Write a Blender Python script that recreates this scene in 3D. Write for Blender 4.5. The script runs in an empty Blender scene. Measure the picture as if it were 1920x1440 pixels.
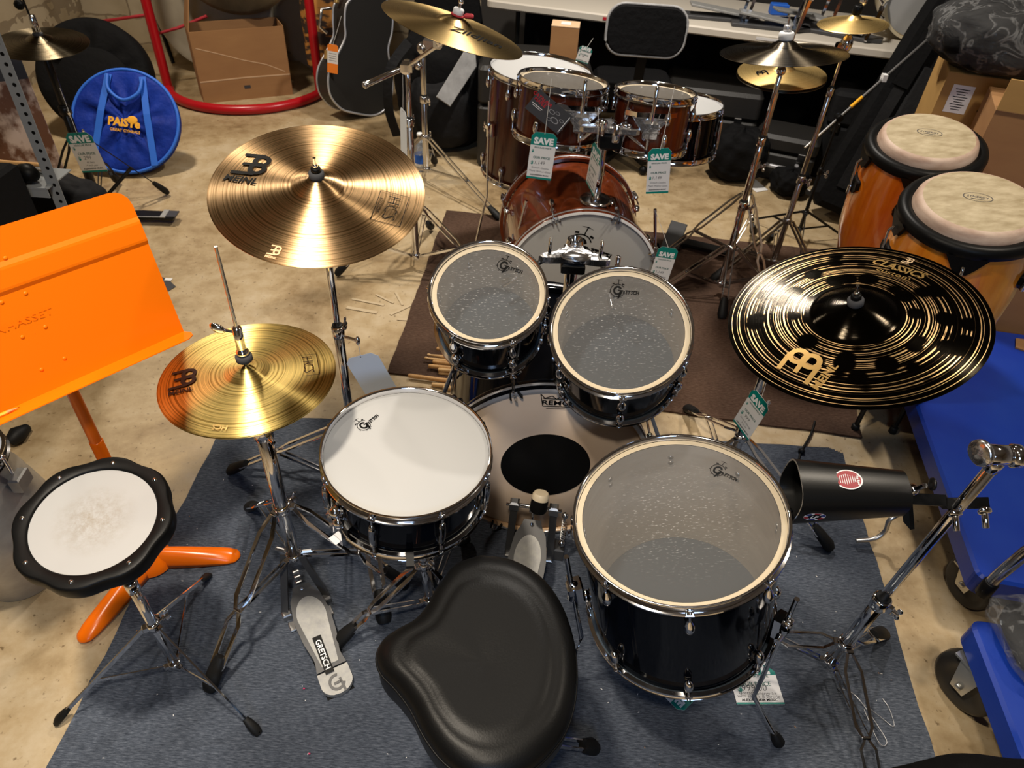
import bpy, math, random
from mathutils import Vector as V, Matrix
from math import sin, cos, pi, sqrt, atan2, radians
RND = random.Random(11)
SC = bpy.context.scene
COL = SC.collection

# ---------------------------------------------------------------- camera (f in pixels of the 1920x1440 frame)
F, PITCH, ROLL, CH = 1331.0, radians(40.8), radians(3.7), 1.76
_fw = V((0, cos(PITCH), -sin(PITCH))); _rt = V((1, 0, 0)); _up = _rt.cross(_fw)
_R = cos(ROLL)*_rt + sin(ROLL)*_up
_U = -sin(ROLL)*_rt + cos(ROLL)*_up
CP = V((0, 0, CH))
def ray(x, y): return _fw + _R*((x-960)/F) - _U*((y-720)/F)
def at(x, y, z=0.0):
    d = ray(x, y); return CP + d*((z-CH)/d.z)
def dep(x, y, Y):
    d = ray(x, y); return CP + d*(Y/d.y)
def proj(P):
    d = V(P)-CP; z = d.dot(_fw)
    return 960+F*d.dot(_R)/z, 720-F*d.dot(_U)/z
cam = bpy.data.cameras.new('camera'); cam.sensor_fit = 'HORIZONTAL'; cam.sensor_width = 36; cam.lens = F/1920*36
cam.clip_start = 0.02; cam.clip_end = 60
cam.dof.use_dof = True; cam.dof.focus_distance = 1.55; cam.dof.aperture_fstop = 8.0
co = bpy.data.objects.new('camera', cam); COL.objects.link(co)
co.matrix_world = Matrix((( _R.x, _U.x, -_fw.x, 0), (_R.y, _U.y, -_fw.y, 0), (_R.z, _U.z, -_fw.z, CH), (0, 0, 0, 1)))
SC.camera = co

# ---------------------------------------------------------------- materials
MATS = {}
def nodes(name):
    m = bpy.data.materials.new(name); m.use_nodes = True
    nt = m.node_tree; b = nt.nodes['Principled BSDF']
    return m, nt, b
def N(nt, t, **kw):
    n = nt.nodes.new(t)
    for k, v in kw.items():
        if k in n.inputs: n.inputs[k].default_value = v
        else: setattr(n, k, v)
    return n
def L(nt, a, b): nt.links.new(a, b)
def c4(c): return (c[0], c[1], c[2], 1)
def ramp(nt, fac, stops):
    r = nt.nodes.new('ShaderNodeValToRGB'); e = r.color_ramp.elements
    while len(e) < len(stops): e.new(0.5)
    for el, (p, c) in zip(e, stops): el.position = p; el.color = c4(c) if len(c) == 3 else c
    L(nt, fac, r.inputs[0]); return r.outputs[0]
def mat(name, col=None, rough=0.5, metal=0.0, var=None, bump=None, coat=0, lohi=(.3, .7), spec=0.5, sheen=0, trans=0, ior=1.45, alpha=1):
    """var=(scale, other colour, stretch), bump=(scale, strength, distance)"""
    if name in MATS: return MATS[name]
    m, nt, b = nodes(name)
    i = b.inputs
    i['Base Color'].default_value = c4(col); i['Roughness'].default_value = rough; i['Metallic'].default_value = metal
    i['Coat Weight'].default_value = coat; i['Coat Roughness'].default_value = 0.04
    i['Specular IOR Level'].default_value = spec; i['Sheen Weight'].default_value = sheen
    i['Transmission Weight'].default_value = trans; i['IOR'].default_value = ior
    if alpha < 1: i['Alpha'].default_value = alpha
    if var or bump: tc = N(nt, 'ShaderNodeTexCoord')
    if var:
        mp = N(nt, 'ShaderNodeMapping'); mp.inputs['Scale'].default_value = var[2] if len(var) > 2 else (1, 1, 1)
        L(nt, tc.outputs['Object'], mp.inputs[0])
        n = N(nt, 'ShaderNodeTexNoise', Scale=var[0], Detail=5.0, Roughness=0.6); L(nt, mp.outputs[0], n.inputs['Vector'])
        L(nt, ramp(nt, n.outputs['Fac'], [(lohi[0], col), (lohi[1], var[1])]), i['Base Color'])
    if bump:
        n = N(nt, 'ShaderNodeTexNoise', Scale=bump[0], Detail=4.0); L(nt, tc.outputs['Object'], n.inputs['Vector'])
        bm = N(nt, 'ShaderNodeBump', Strength=bump[1], Distance=bump[2]); L(nt, n.outputs['Fac'], bm.inputs['Height']); L(nt, bm.outputs[0], i['Normal'])
    MATS[name] = m
    return m

CHROME = mat('chrome', (0.82, 0.82, 0.84), 0.07, 1)
STAR = mat('cast_chrome', (0.78, 0.78, 0.79), 0.22, 1, bump=(45, .5, .006))
CHROME2 = mat('worn_chrome', (0.62, 0.61, 0.6), 0.2, 1, bump=(60, 0.05, 0.002))
STEEL = mat('brushed_steel', (0.55, 0.55, 0.55), 0.35, 1)
GALV = mat('galvanised_steel', (0.42, 0.4, 0.36), 0.42, 0.45, var=(14, (0.28, 0.265, 0.24)))
BLACKSH = mat('gloss_black_wrap', (0.002, 0.0025, 0.004), 0.07, spec=0.28)
RUBBER = mat('black_rubber', (0.006, 0.006, 0.006), 0.55, spec=.3)
BLKMET = mat('black_powder_coat', (0.006, 0.006, 0.006), 0.33, spec=.35, bump=(300, 0.06, 0.001))
BLKPLA = mat('black_plastic', (0.004, 0.004, 0.004), 0.42, spec=.18)
LEATHER = mat('black_vinyl', (0.0035, 0.0035, 0.0035), 0.40, spec=.22, bump=(260, 0.16, 0.0015))
FELT = mat('grey_felt', (0.045, 0.045, 0.048), 0.95)
WHITEHEAD = mat('coated_white_film', (0.40, 0.40, 0.395), 0.55, bump=(700, 0.1, 0.0005))
CREAM = mat('cream_head_collar', (0.55, 0.46, 0.32), 0.4)
SHELLIN = mat('inner_shell_ply', (0.60, 0.53, 0.44), 0.55, var=(6, (0.5, 0.43, 0.35), (1, 1, 6)))
RESO = mat('ebony_film', (0.060, 0.078, 0.100), 0.6, spec=.04)
INK = mat('black_ink', (0.004, 0.004, 0.004), 0.45, spec=.12)
PALECARD = mat('cool_lit_card', (0.78, 0.86, 0.95), 0.6)  # white card; the bluish tint and paleness stand in for cool light
INK2 = mat('brown_ink', (0.016, 0.006, 0.004), 0.45, spec=.12)
PAPER = mat('tag_paper', (0.72, 0.71, 0.70), 0.55)
TEAL = mat('teal_print', (0.0, 0.20, 0.165), 0.45)
GREENINK = mat('dark_green_ink', (0.0, 0.085, 0.07), 0.5)
PENINK = mat('pen_ink', (0.06, 0.06, 0.07), 0.6)
WHITE = mat('white_print', (0.82, 0.82, 0.82), 0.5)
STRING = mat('white_string', (0.7, 0.68, 0.64), 0.8)
ORANGE = mat('orange_enamel', (0.95, 0.185, 0.001), 0.42, spec=.3, bump=(500, 0.03, 0.0005))
ORANGE2 = mat('orange_tube_enamel', (0.80, 0.145, 0.002), 0.25)
BLUEFAB = mat('blue_nylon', (0.008, 0.035, 0.30), 0.6, spec=.15, var=(9, (0.005, 0.02, 0.19)), bump=(14, 0.6, 0.02))
BLUETRIM = mat('bright_blue_webbing', (0.02, 0.13, 0.60), 0.55)
BLKFAB = mat('black_nylon', (0.005, 0.005, 0.0055), 0.8, spec=.12, bump=(30, 0.5, 0.01))
BLKFAB2 = mat('dark_grey_nylon', (0.012, 0.012, 0.013), 0.75, spec=.15, bump=(25, 0.5, 0.01))
GREYFAB = mat('grey_webbing', (0.33, 0.33, 0.33), 0.7, var=(18, (0.22, 0.22, 0.22)))
REDPAINT = mat('red_paint', (0.42, 0.006, 0.012), 0.3)
REDCORD = mat('red_cord', (0.40, 0.02, 0.03), 0.7)
CARD = mat('brown_cardboard', (0.36, 0.19, 0.075), 0.75, var=(3, (0.30, 0.15, 0.06), (1, 1, 4)))
CARD2 = mat('golden_cardboard', (0.46, 0.27, 0.085), 0.7, var=(3, (0.40, 0.23, 0.07), (1, 1, 4)))
CARDEDGE = mat('cardboard_crease', (0.62, 0.42, 0.25), 0.8)
WOOD = mat('hickory', (0.58, 0.34, 0.14), 0.45, var=(10, (0.45, 0.24, 0.09), (1, 8, 8)))
MAPLE = mat('maple_hoop', (0.55, 0.36, 0.2), 0.3, coat=1)
WALNUT = mat('walnut_gloss_lacquer', (0.10, 0.018, 0.005), 0.22, coat=.35, var=(5, (0.045, 0.008, 0.003), (6, 6, 0.6)))
WALNUT2 = mat('walnut_gloss_lacquer_bright', (0.19, 0.038, 0.010), 0.22, coat=1, var=(5, (0.09, 0.016, 0.004), (6, 0.6, 6)))
AMBER2 = mat('golden_gloss_lacquer', (0.82, 0.30, 0.022), 0.2, coat=1, var=(7, (0.62, 0.16, 0.008), (4, 4, 0.5)))
AMBER = mat('amber_gloss_lacquer', (0.78, 0.22, 0.012), 0.2, coat=1, var=(7, (0.55, 0.10, 0.004), (4, 4, 0.5)))
RAWHIDE = mat('rawhide', (0.50, 0.42, 0.28), 0.6, var=(14, (0.27, 0.21, 0.115), (1, 2.5, 1)), bump=(30, 0.15, 0.004))
HIDEEDGE = mat('rawhide_edge', (0.60, 0.46, 0.36), 0.55, var=(5, (0.33, 0.20, 0.14), (2, 2, 6)))
BLUEPLA = mat('blue_deck_plastic', (0.006, 0.035, 0.33), 0.35, var=(4, (0.012, 0.05, 0.36)), bump=(150, 0.08, 0.001))
TYRE = mat('caster_rubber', (0.010, 0.0095, 0.009), 0.4, var=(6, (0.035, 0.032, 0.028)))
ZINC = mat('zinc_plate', (0.62, 0.62, 0.58), 0.3, 0.9)
TABLETOP = mat('cream_table_plastic', (0.58, 0.53, 0.45), 0.5, bump=(200, 0.05, 0.001))
PEARL = mat('cream_drum_wrap', (0.72, 0.62, 0.42), 0.25, coat=0.6)
SILVERPLA = mat('silver_plastic', (0.5, 0.5, 0.52), 0.3, 0.5)
STICKER = mat('red_sticker', (0.30, 0.01, 0.02), 0.4)
STKBLUE = mat('sticker_blue', (0.03, 0.05, 0.22), 0.4)
GOLDINK = mat('gold_print', (0.75, 0.47, 0.16), 0.3, 0.9)
ETCH = mat('etched_bronze', (0.85, 0.62, 0.38), 0.45, 1)
YELLOW = mat('yellow_lacquer', (0.85, 0.42, 0.02), 0.35)
TAGORANGE = mat('orange_print', (0.85, 0.22, 0.02), 0.5)
LOGOYEL = mat('yellow_embroidery', (0.80, 0.38, 0.02), 0.7)
SAND = mat('sanded_alloy', (0.27, 0.27, 0.27), 0.55, 0.3, var=(60, (0.36, 0.355, 0.33)), bump=(900, 0.12, 0.0005))
DKALLOY = mat('dark_alloy', (0.055, 0.055, 0.057), 0.45, 0.1)
GREYPAINT = mat('grey_shelf_paint', (0.20, 0.215, 0.225), 0.45)
FURPRINT = mat('mottled_print', (0.17, 0.075, 0.04), 0.4, var=(5, (0.66, 0.52, 0.44), (1.4, 1, 0.7)), lohi=(.46, .56))
TIGER = mat('striped_orange_cloth', (0.55, 0.24, 0.05), 0.7, var=(9, (0.05, 0.03, 0.02), (.6, 1, 1.6)), lohi=(.48, .54))
DKGREY = mat('dark_grey_print', (0.05, 0.05, 0.055), 0.4)
REDINK = mat('red_ink', (0.45, 0.02, 0.03), 0.4)
PINK = mat('pink_speck', (0.5, 0.03, 0.12), 0.6)

def wire_translucent(name, tint, fac, rough):
    m, nt, b = nodes(name); out = nt.nodes['Material Output']
    tr = N(nt, 'ShaderNodeBsdfTransparent'); tr.inputs[0].default_value = c4((0.95, 0.95, 0.95))
    b.inputs['Base Color'].default_value = c4(tint); b.inputs['Roughness'].default_value = rough
    tc = N(nt, 'ShaderNodeTexCoord')
    mx = N(nt, 'ShaderNodeMixShader')
    if 'film' in name:
        mp = N(nt, 'ShaderNodeMapping'); mp.inputs['Scale'].default_value = (100, 330, 1); L(nt, tc.outputs['Object'], mp.inputs[0])
        n = N(nt, 'ShaderNodeTexNoise', Scale=1.0, Detail=3.0); L(nt, mp.outputs[0], n.inputs['Vector'])
        sp = N(nt, 'ShaderNodeSeparateXYZ'); L(nt, tc.outputs['Object'], sp.inputs[0])
        ln = N(nt, 'ShaderNodeVectorMath', operation='LENGTH'); L(nt, tc.outputs['Object'], ln.inputs[0])
        fall = ramp(nt, ln.outputs['Value'], [(0.0, (1, 1, 1)), (0.12, (0.35, 0.35, 0.35)), (0.17, (0, 0, 0))])
        wear = ramp(nt, n.outputs['Fac'], [(0.59, (0, 0, 0)), (0.74, (1, 1, 1))])
        mu = N(nt, 'ShaderNodeMath', operation='MULTIPLY'); L(nt, fall, mu.inputs[0]); L(nt, wear, mu.inputs[1])
        mu2 = N(nt, 'ShaderNodeMath', operation='MULTIPLY_ADD'); L(nt, mu.outputs[0], mu2.inputs[0]); mu2.inputs[1].default_value = 0.13; mu2.inputs[2].default_value = fac
        L(nt, mu2.outputs[0], mx.inputs[0])
        L(nt, ramp(nt, mu.outputs[0], [(0.0, tint), (.6, (.75, .74, .72))]), b.inputs['Base Color'])
        bm = N(nt, 'ShaderNodeBump', Strength=0.08, Distance=0.001); L(nt, mu.outputs[0], bm.inputs['Height']); L(nt, bm.outputs[0], b.inputs['Normal'])
    else:
        mx.inputs[0].default_value = fac
        n = N(nt, 'ShaderNodeTexNoise', Scale=9.0, Detail=3.0, Distortion=1.2); L(nt, tc.outputs['Object'], n.inputs['Vector']); bm = N(nt, 'ShaderNodeBump', Strength=0.9, Distance=0.02); L(nt, n.outputs['Fac'], bm.inputs['Height']); L(nt, bm.outputs[0], b.inputs['Normal'])
        L(nt, ramp(nt, n.outputs['Fac'], [(.47, (fac*.7,)*3), (.5, (min(1, fac*2.6),)*3), (.53, (fac*.7,)*3)]), mx.inputs[0])
    L(nt, tr.outputs[0], mx.inputs[1]); L(nt, b.outputs[0], mx.inputs[2]); L(nt, mx.outputs[0], out.inputs[0])
    MATS[name] = m; return m
CLEARFILM = wire_translucent('frosted_film', (0.23, 0.222, 0.21), 0.31, 0.14)
POLYBAG = wire_translucent('clear_polybag', (0.4, 0.4, 0.4), 0.13, 0.05)
BOTTLE = wire_translucent('clear_bottle', (0.6, 0.65, 0.7), 0.35, 0.05)

def lerp3(a, b, t): return tuple(x*(1-t)+y*t for x, y in zip(a, b))
def cymbal_mat(name, col, col2, freq=230.0, strength=0.22, rough=0.36, aniso=1.0, hammer=0.0, streak=None):
    m, nt, b = nodes(name); i = b.inputs
    i['Metallic'].default_value = 1; i['Roughness'].default_value = rough
    tc = N(nt, 'ShaderNodeTexCoord'); sp = N(nt, 'ShaderNodeSeparateXYZ'); L(nt, tc.outputs['Object'], sp.inputs[0])
    cb = N(nt, 'ShaderNodeCombineXYZ'); L(nt, sp.outputs[0], cb.inputs[0]); L(nt, sp.outputs[1], cb.inputs[1])
    ln = N(nt, 'ShaderNodeVectorMath', operation='LENGTH'); L(nt, cb.outputs[0], ln.inputs[0]); r = ln.outputs['Value']
    n1 = N(nt, 'ShaderNodeTexNoise', noise_dimensions='1D', Scale=freq, Detail=4.0, Roughness=.65); L(nt, r, n1.inputs['W'])
    n2 = N(nt, 'ShaderNodeTexNoise', noise_dimensions='1D', Scale=freq*0.25, Detail=2.0); L(nt, r, n2.inputs['W'])
    blot = N(nt, 'ShaderNodeTexNoise', Scale=16.0, Detail=4.0); L(nt, tc.outputs['Object'], blot.inputs['Vector'])
    tone = N(nt, 'ShaderNodeMath', operation='MULTIPLY_ADD'); L(nt, blot.outputs['Fac'], tone.inputs[0]); tone.inputs[1].default_value = .22; L(nt, n1.outputs['Fac'], tone.inputs[2])
    half = N(nt, 'ShaderNodeMath', operation='MULTIPLY'); L(nt, tone.outputs[0], half.inputs[0]); half.inputs[1].default_value = 0.82
    base = ramp(nt, half.outputs[0], [(0.40, col2), (0.47, lerp3(col2, col, .6)), (0.56, col)])
    if streak:
        rn = N(nt, 'ShaderNodeTexNoise', noise_dimensions='1D', Scale=250.0, Detail=1.5); L(nt, r, rn.inputs['W'])
        g = ramp(nt, rn.outputs['Fac'], [(0.56, (0, 0, 0)), (0.595, (1, 1, 1))])
        ang = N(nt, 'ShaderNodeMath', operation='ARCTAN2'); L(nt, sp.outputs[1], ang.inputs[0]); L(nt, sp.outputs[0], ang.inputs[1])
        vo = N(nt, 'ShaderNodeTexVoronoi', Scale=20.0); L(nt, tc.outputs['Object'], vo.inputs['Vector'])
        k = ramp(nt, vo.outputs['Distance'], [(0.38, (0, 0, 0)), (0.47, (1, 1, 1))])
        edge = ramp(nt, r, [(0.086, (0, 0, 0)), (0.090, (1, 1, 1)), (0.246, (1, 1, 1)), (0.249, (0.0, 0.0, 0.0))])
        edge2 = ramp(nt, r, [(0.215, (0, 0, 0)), (0.222, (1, 1, 1))])
        kk = N(nt, 'ShaderNodeMath', operation='MAXIMUM'); L(nt, k, kk.inputs[0]); L(nt, edge2, kk.inputs[1])
        a1 = N(nt, 'ShaderNodeMath', operation='MULTIPLY'); L(nt, g, a1.inputs[0]); L(nt, kk.outputs[0], a1.inputs[1])
        a2 = N(nt, 'ShaderNodeMath', operation='MULTIPLY'); L(nt, a1.outputs[0], a2.inputs[0]); L(nt, edge, a2.inputs[1])
        mx = N(nt, 'ShaderNodeMix', data_type='RGBA'); L(nt, a2.outputs[0], mx.inputs['Factor']); mx.inputs['A'].default_value = c4(streak); L(nt, base, mx.inputs['B'])
        base = mx.outputs['Result']
        L(nt, ramp(nt, a2.outputs[0], [(0, (.13,)*3), (1, (.34,)*3)]), i['Roughness'])
    L(nt, base, i['Base Color'])
    mu = N(nt, 'ShaderNodeMath', operation='ADD'); L(nt, n1.outputs['Fac'], mu.inputs[0]); L(nt, n2.outputs['Fac'], mu.inputs[1])
    h = mu.outputs[0]
    if hammer:
        vo2 = N(nt, 'ShaderNodeTexVoronoi', Scale=30.0); L(nt, tc.outputs['Object'], vo2.inputs['Vector'])
        ma = N(nt, 'ShaderNodeMath', operation='MULTIPLY_ADD'); L(nt, vo2.outputs['Distance'], ma.inputs[0]); ma.inputs[1].default_value = hammer; L(nt, h, ma.inputs[2]); h = ma.outputs[0]
    bm = N(nt, 'ShaderNodeBump', Strength=strength, Distance=0.0016); L(nt, h, bm.inputs['Height']); L(nt, bm.outputs[0], i['Normal'])
    i['Anisotropic'].default_value = aniso; i['Anisotropic Rotation'].default_value = 0.25
    tg = N(nt, 'ShaderNodeTangent', direction_type='RADIAL', axis='Z'); L(nt, tg.outputs[0], i['Tangent'])
    MATS[name] = m; return m
BRONZE = cymbal_mat('lathed_bronze', (0.92, 0.62, 0.33), (0.46, 0.28, 0.125), rough=.42)
BRASS = cymbal_mat('lathed_brass', (0.86, 0.66, 0.24), (0.40, 0.275, 0.075), rough=.42)
OLDGOLD = cymbal_mat('aged_bronze', (0.62, 0.45, 0.20), (0.38, 0.25, 0.10), 500, 0.10, 0.36, .8)
PALEGOLD = cymbal_mat('polished_brass', (0.95, 0.70, 0.30), (0.80, 0.54, 0.19), 300, 0.06, 0.42, .4)
GREYCYM = cymbal_mat('grey_bronze', (0.30, 0.26, 0.20), (0.10, 0.082, 0.06), 240, 0.3, 0.38, hammer=0.3)
DARKCYM = cymbal_mat('oxidised_bronze', (0.80, 0.52, 0.25), (0.60, 0.36, 0.15), 420, 0.14, 0.27, 0.8, hammer=0.5, streak=(0.018, 0.015, 0.011))

# ---------------------------------------------------------------- mesh builder
def frame(n, xh=(1, 0, 0), o=(0, 0, 0)):
    z = V(n).normalized(); x = V(xh); x = (x - z*x.dot(z))
    if x.length < 1e-5: x = V((0, 1, 0)) - z*z.y
    x.normalize(); y = z.cross(x)
    return Matrix(((x.x, y.x, z.x, o[0]), (x.y, y.y, z.y, o[1]), (x.z, y.z, z.z, o[2]), (0, 0, 0, 1)))
def Tr(x, y=None, z=None): return Matrix.Translation(V(x) if y is None else V((x, y, z)))
def Rz(a): return Matrix.Rotation(a, 4, 'Z')
def Rx(a): return Matrix.Rotation(a, 4, 'X')
def Ry(a): return Matrix.Rotation(a, 4, 'Y')
_TXT = {}
def text_geo(s, bold, shear):
    k = (s, bold, shear)
    if k not in _TXT:
        cu = bpy.data.curves.new('t', 'FONT'); cu.body = s; cu.size = 1; cu.resolution_u = 2; cu.offset = bold; cu.shear = shear
        ob = bpy.data.objects.new('t', cu); COL.objects.link(ob)
        dg = bpy.context.evaluated_depsgraph_get(); me = bpy.data.meshes.new_from_object(ob.evaluated_get(dg))
        vs = [tuple(v.co) for v in me.vertices]; fs = [tuple(p.vertices) for p in me.polygons]
        bpy.data.objects.remove(ob); bpy.data.curves.remove(cu); bpy.data.meshes.remove(me)
        _TXT[k] = (vs, fs)
    return _TXT[k]
class MB:
    def __init__(s): s.v = []; s.f = []; s.mi = []; s.sm = []; s.mats = []; s.X = Matrix(); s.fn = None
    def add(s, vs, fs, m, smooth=True, M=None):
        if m not in s.mats: s.mats.append(m)
        k = s.mats.index(m); o = len(s.v); X = s.X @ M if M else s.X
        for v in vs:
            p = X @ V(v)
            if s.fn: p = s.fn(p)
            s.v.append(p)
        for f in fs: s.f.append(tuple(i+o for i in f)); s.mi.append(k); s.sm.append(smooth)
        return s
    def loops(s, rings, m, closed=True, cap0=True, cap1=True, smooth=True, M=None):
        vs = []; fs = []; n = len(rings[0])
        for r in rings: vs += r
        for i in range(len(rings)-1):
            for j in range(n if closed else n-1):
                a = i*n+j; b = i*n+(j+1) % n
                fs.append((a, b, b+n, a+n))
        s.add(vs, fs, m, smooth, M)
        if cap0: s.add(list(rings[0]), [tuple(range(n))[::-1]], m, False, M)
        if cap1: s.add(list(rings[-1]), [tuple(range(n))], m, False, M)
        return s
    def lathe(s, prof, m, n=48, M=None, a0=0, a1=2*pi, smooth=True):
        if smooth and len(prof) > 2:   # break the surface at sharp corners so that shading stays crisp there
            runs = [[prof[0]]]
            for k in range(1, len(prof)):
                runs[-1].append(prof[k])
                if k < len(prof)-1:
                    u = V((prof[k][0]-prof[k-1][0], prof[k][1]-prof[k-1][1])); w = V((prof[k+1][0]-prof[k][0], prof[k+1][1]-prof[k][1]))
                    if u.length > 1e-7 and w.length > 1e-7 and u.angle(w) > radians(52): runs.append([prof[k]])
            if len(runs) > 1:
                for r in runs: s._lathe(r, m, n, M, a0, a1, smooth)
                return s
        return s._lathe(prof, m, n, M, a0, a1, smooth)
    def _lathe(s, prof, m, n=48, M=None, a0=0, a1=2*pi, smooth=True):
        full = abs(a1-a0-2*pi) < 1e-6; k = n if full else n+1
        vs = []; fs = []; idx = []
        for (r, z) in prof:
            if abs(r) < 1e-7: idx.append([len(vs)]*k); vs.append((0, 0, z)); continue
            row = []
            for j in range(k):
                a = a0+(a1-a0)*j/n; row.append(len(vs)); vs.append((r*cos(a), r*sin(a), z))
            idx.append(row)
        for i in range(len(prof)-1):
            A, B = idx[i], idx[i+1]
            for j in range(n):
                q = (A[j], A[(j+1) % k], B[(j+1) % k], B[j])
                q2 = []
                for t in q:
                    if t not in q2: q2.append(t)
                if len(q2) >= 3: fs.append(tuple(q2))
        return s.add(vs, fs, m, smooth, M)
    def sweep(s, path, prof, m, up=(0, 0, 1), sc=None, caps=True, smooth=True, M=None, closed=False):
        P = [V(p) for p in path]; rings = []; n = len(P); prev = None
        for i in range(n):
            if closed: t = P[(i+1) % n]-P[i-1]
            else: t = P[min(i+1, n-1)]-P[max(i-1, 0)]
            t.normalize()
            u = V(up) if prev is None or up is not None and abs(V(up).dot(t)) < 0.95 else prev
            if up is None and prev is not None: u = prev
            x = u.cross(t)
            if x.length < 1e-4: x = V((1, 0, 0)).cross(t) if abs(t.x) < .9 else V((0, 1, 0)).cross(t)
            x.normalize(); y = t.cross(x); prev = y
            k = sc[i] if sc else 1
            rings.append([tuple(P[i]+x*(a*k)+y*(b*k)) for a, b in prof])
        if closed: rings.append(rings[0]); caps = False
        return s.loops(rings, m, True, caps, caps, smooth, M)
    def tube(s, path, r, m, n=10, M=None, up=(0, 0, 1), caps=True, closed=False):
        rr = r if isinstance(r, (list, tuple)) else None
        pr = [(cos(2*pi*j/n)*(1 if rr else r), sin(2*pi*j/n)*(1 if rr else r)) for j in range(n)]
        return s.sweep(path, pr, m, up, rr, caps, True, M, closed)
    def bar(s, path, w, t, m, up=(0, 0, 1), M=None, sc=None):
        return s.sweep(path, [(-w/2, -t/2), (w/2, -t/2), (w/2, t/2), (-w/2, t/2)], m, up, sc, True, False, M)
    def prism(s, poly, z0, z1, m, M=None, bev=0, smooth=False):
        n = len(poly)
        if bev:
            cx = sum(p[0] for p in poly)/n; cy = sum(p[1] for p in poly)/n
            def ins(d):
                out = []
                for i in range(n):
                    a, b, c = V(poly[i-1]), V(poly[i]), V(poly[(i+1) % n])
                    e1 = (b-a).normalized(); e2 = (c-b).normalized(); n1 = V((-e1.y, e1.x)); n2 = V((-e2.y, e2.x))
                    nn = (n1+n2); nn = nn/max(nn.length_squared*0.5, 0.3); q = b+nn*d; out.append((q.x, q.y))
                return out
            I = ins(bev)
            rings = [[(x, y, z0) for x, y in I], [(x, y, z0+bev) for x, y in poly], [(x, y, z1-bev) for x, y in poly], [(x, y, z1) for x, y in I]]
        else: rings = [[(x, y, z0) for x, y in poly], [(x, y, z1) for x, y in poly]]
        return s.loops(rings, m, True, True, True, smooth, M)
    def box(s, c, sz, m, M=None, bev=0):
        x, y = sz[0]/2, sz[1]/2
        T = Tr(c); T = M @ T if M else T
        return s.prism([(-x, -y), (x, -y), (x, y), (-x, y)], -sz[2]/2, sz[2]/2, m, T, bev)
    def sph(s, c, r, m, n=16, sc=(1, 1, 1), M=None):
        T = Tr(c) @ Matrix.Diagonal((sc[0], sc[1], sc[2], 1)); T = M @ T if M else T
        k = max(4, n//2)
        return s.lathe([(r*sin(pi*i/k) if 0 < i < k else 0, -r*cos(pi*i/k)) for i in range(k+1)], m, n, T)
    def cyl(s, a, b, r, m, n=16, bev=0):
        a, b = V(a), V(b); d = b-a; T = frame(d, (1, 0, 0) if abs(d.normalized().x) < .9 else (0, 1, 0), a); h = d.length
        pr = [(0, 0), (r-bev, 0), (r, bev), (r, h-bev), (r-bev, h), (0, h)] if bev else [(0, 0), (r, 0), (r, h), (0, h)]
        return s.lathe(pr, m, n, T) if bev else s.loops([[(r*cos(2*pi*j/n), r*sin(2*pi*j/n), z) for j in range(n)] for z in (0, h)], m, True, True, True, True, T)
    def face(s, pts, m, M=None): return s.add(pts, [tuple(range(len(pts)))], m, False, M)
    def grid(s, fn, nu, nv, m, smooth=True, M=None, cu=False):
        vs = [fn(i/(nu-0 if cu else nu), j/nv) for j in range(nv+1) for i in range(nu+(0 if cu else 1))]; w = nu if cu else nu+1
        fs = [(j*w+i, j*w+(i+1) % w, (j+1)*w+(i+1) % w, (j+1)*w+i) for j in range(nv) for i in range(nu)]
        return s.add(vs, fs, m, smooth, M)
    def text(s, st, size, m, M, al='c', bold=0.0, shear=0.0, sx=1.0):
        vs, fs = text_geo(st, bold, shear)
        if not vs: return s
        x0 = min(v[0] for v in vs); x1 = max(v[0] for v in vs)
        ox = {'c': (x0+x1)/2, 'l': x0, 'r': x1}[al]
        return s.add([((v[0]-ox)*size*sx, v[1]*size, 0) for v in vs], fs, m, False, M)
    def ring2d(s, r0, r1, m, M=None, n=40, a0=0, a1=2*pi, z=0):
        return s.lathe([(r0, z), (r1, z)], m, n, M, a0, a1, False)
    def mesh(s, name, inv=None):
        me = bpy.data.meshes.new(name)
        vs = [tuple(inv @ v) for v in s.v] if inv else [tuple(v) for v in s.v]
        me.from_pydata(vs, [], s.f)
        for m in s.mats: me.materials.append(m)
        me.polygons.foreach_set('material_index', s.mi); me.polygons.foreach_set('use_smooth', s.sm)
        me.update(); return me
class Th:
    def __init__(s, name, label, cat, loc=(0, 0, 0), M=None, group=None):
        s.M = M if M else Tr(loc); s.inv = s.M.inverted()
        s.e = bpy.data.objects.new(name, None); s.e.empty_display_size = 0.05; COL.objects.link(s.e); s.e.matrix_world = s.M
        s.e['label'] = label; s.e['category'] = cat
        if group: s.e['group'] = group
    def part(s, name, mb, parent=None, local=False, label=None, stuff=False):
        o = bpy.data.objects.new(name, mb.mesh(name, None if local else s.inv)); COL.objects.link(o); o.parent = parent or s.e
        if label: o['label'] = label
        if stuff: o['kind'] = 'stuff'
        return o
    def rep(s, o, M, parent=None):
        c = o.copy(); COL.objects.link(c); c.parent = parent or s.e; c.matrix_local = M; return c
def solo(name, mb, label, cat, loc=(0, 0, 0), M=None, group=None, kind=None):
    T = M if M else Tr(loc)
    o = bpy.data.objects.new(name, mb.mesh(name, T.inverted())); COL.objects.link(o); o.matrix_world = T
    if label: o['label'] = label
    if cat: o['category'] = cat
    if group: o['group'] = group
    if kind: o['kind'] = kind
    return o
def lerp(a, b, t): return V(a)*(1-t)+V(b)*t
def wing(mb, M, s=1.0, m=None):
    m = m or CHROME
    mb.lathe([(0, 0.012*s), (0.006*s, 0.012*s), (0.007*s, 0), (0.0075*s, -0.004*s)], m, 12, M)
    for d in (-1, 1):
        mb.sph((d*0.013*s, 0, 0.010*s), 0.010*s, m, 10, (1, 0.28, 0.75), M)
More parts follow.
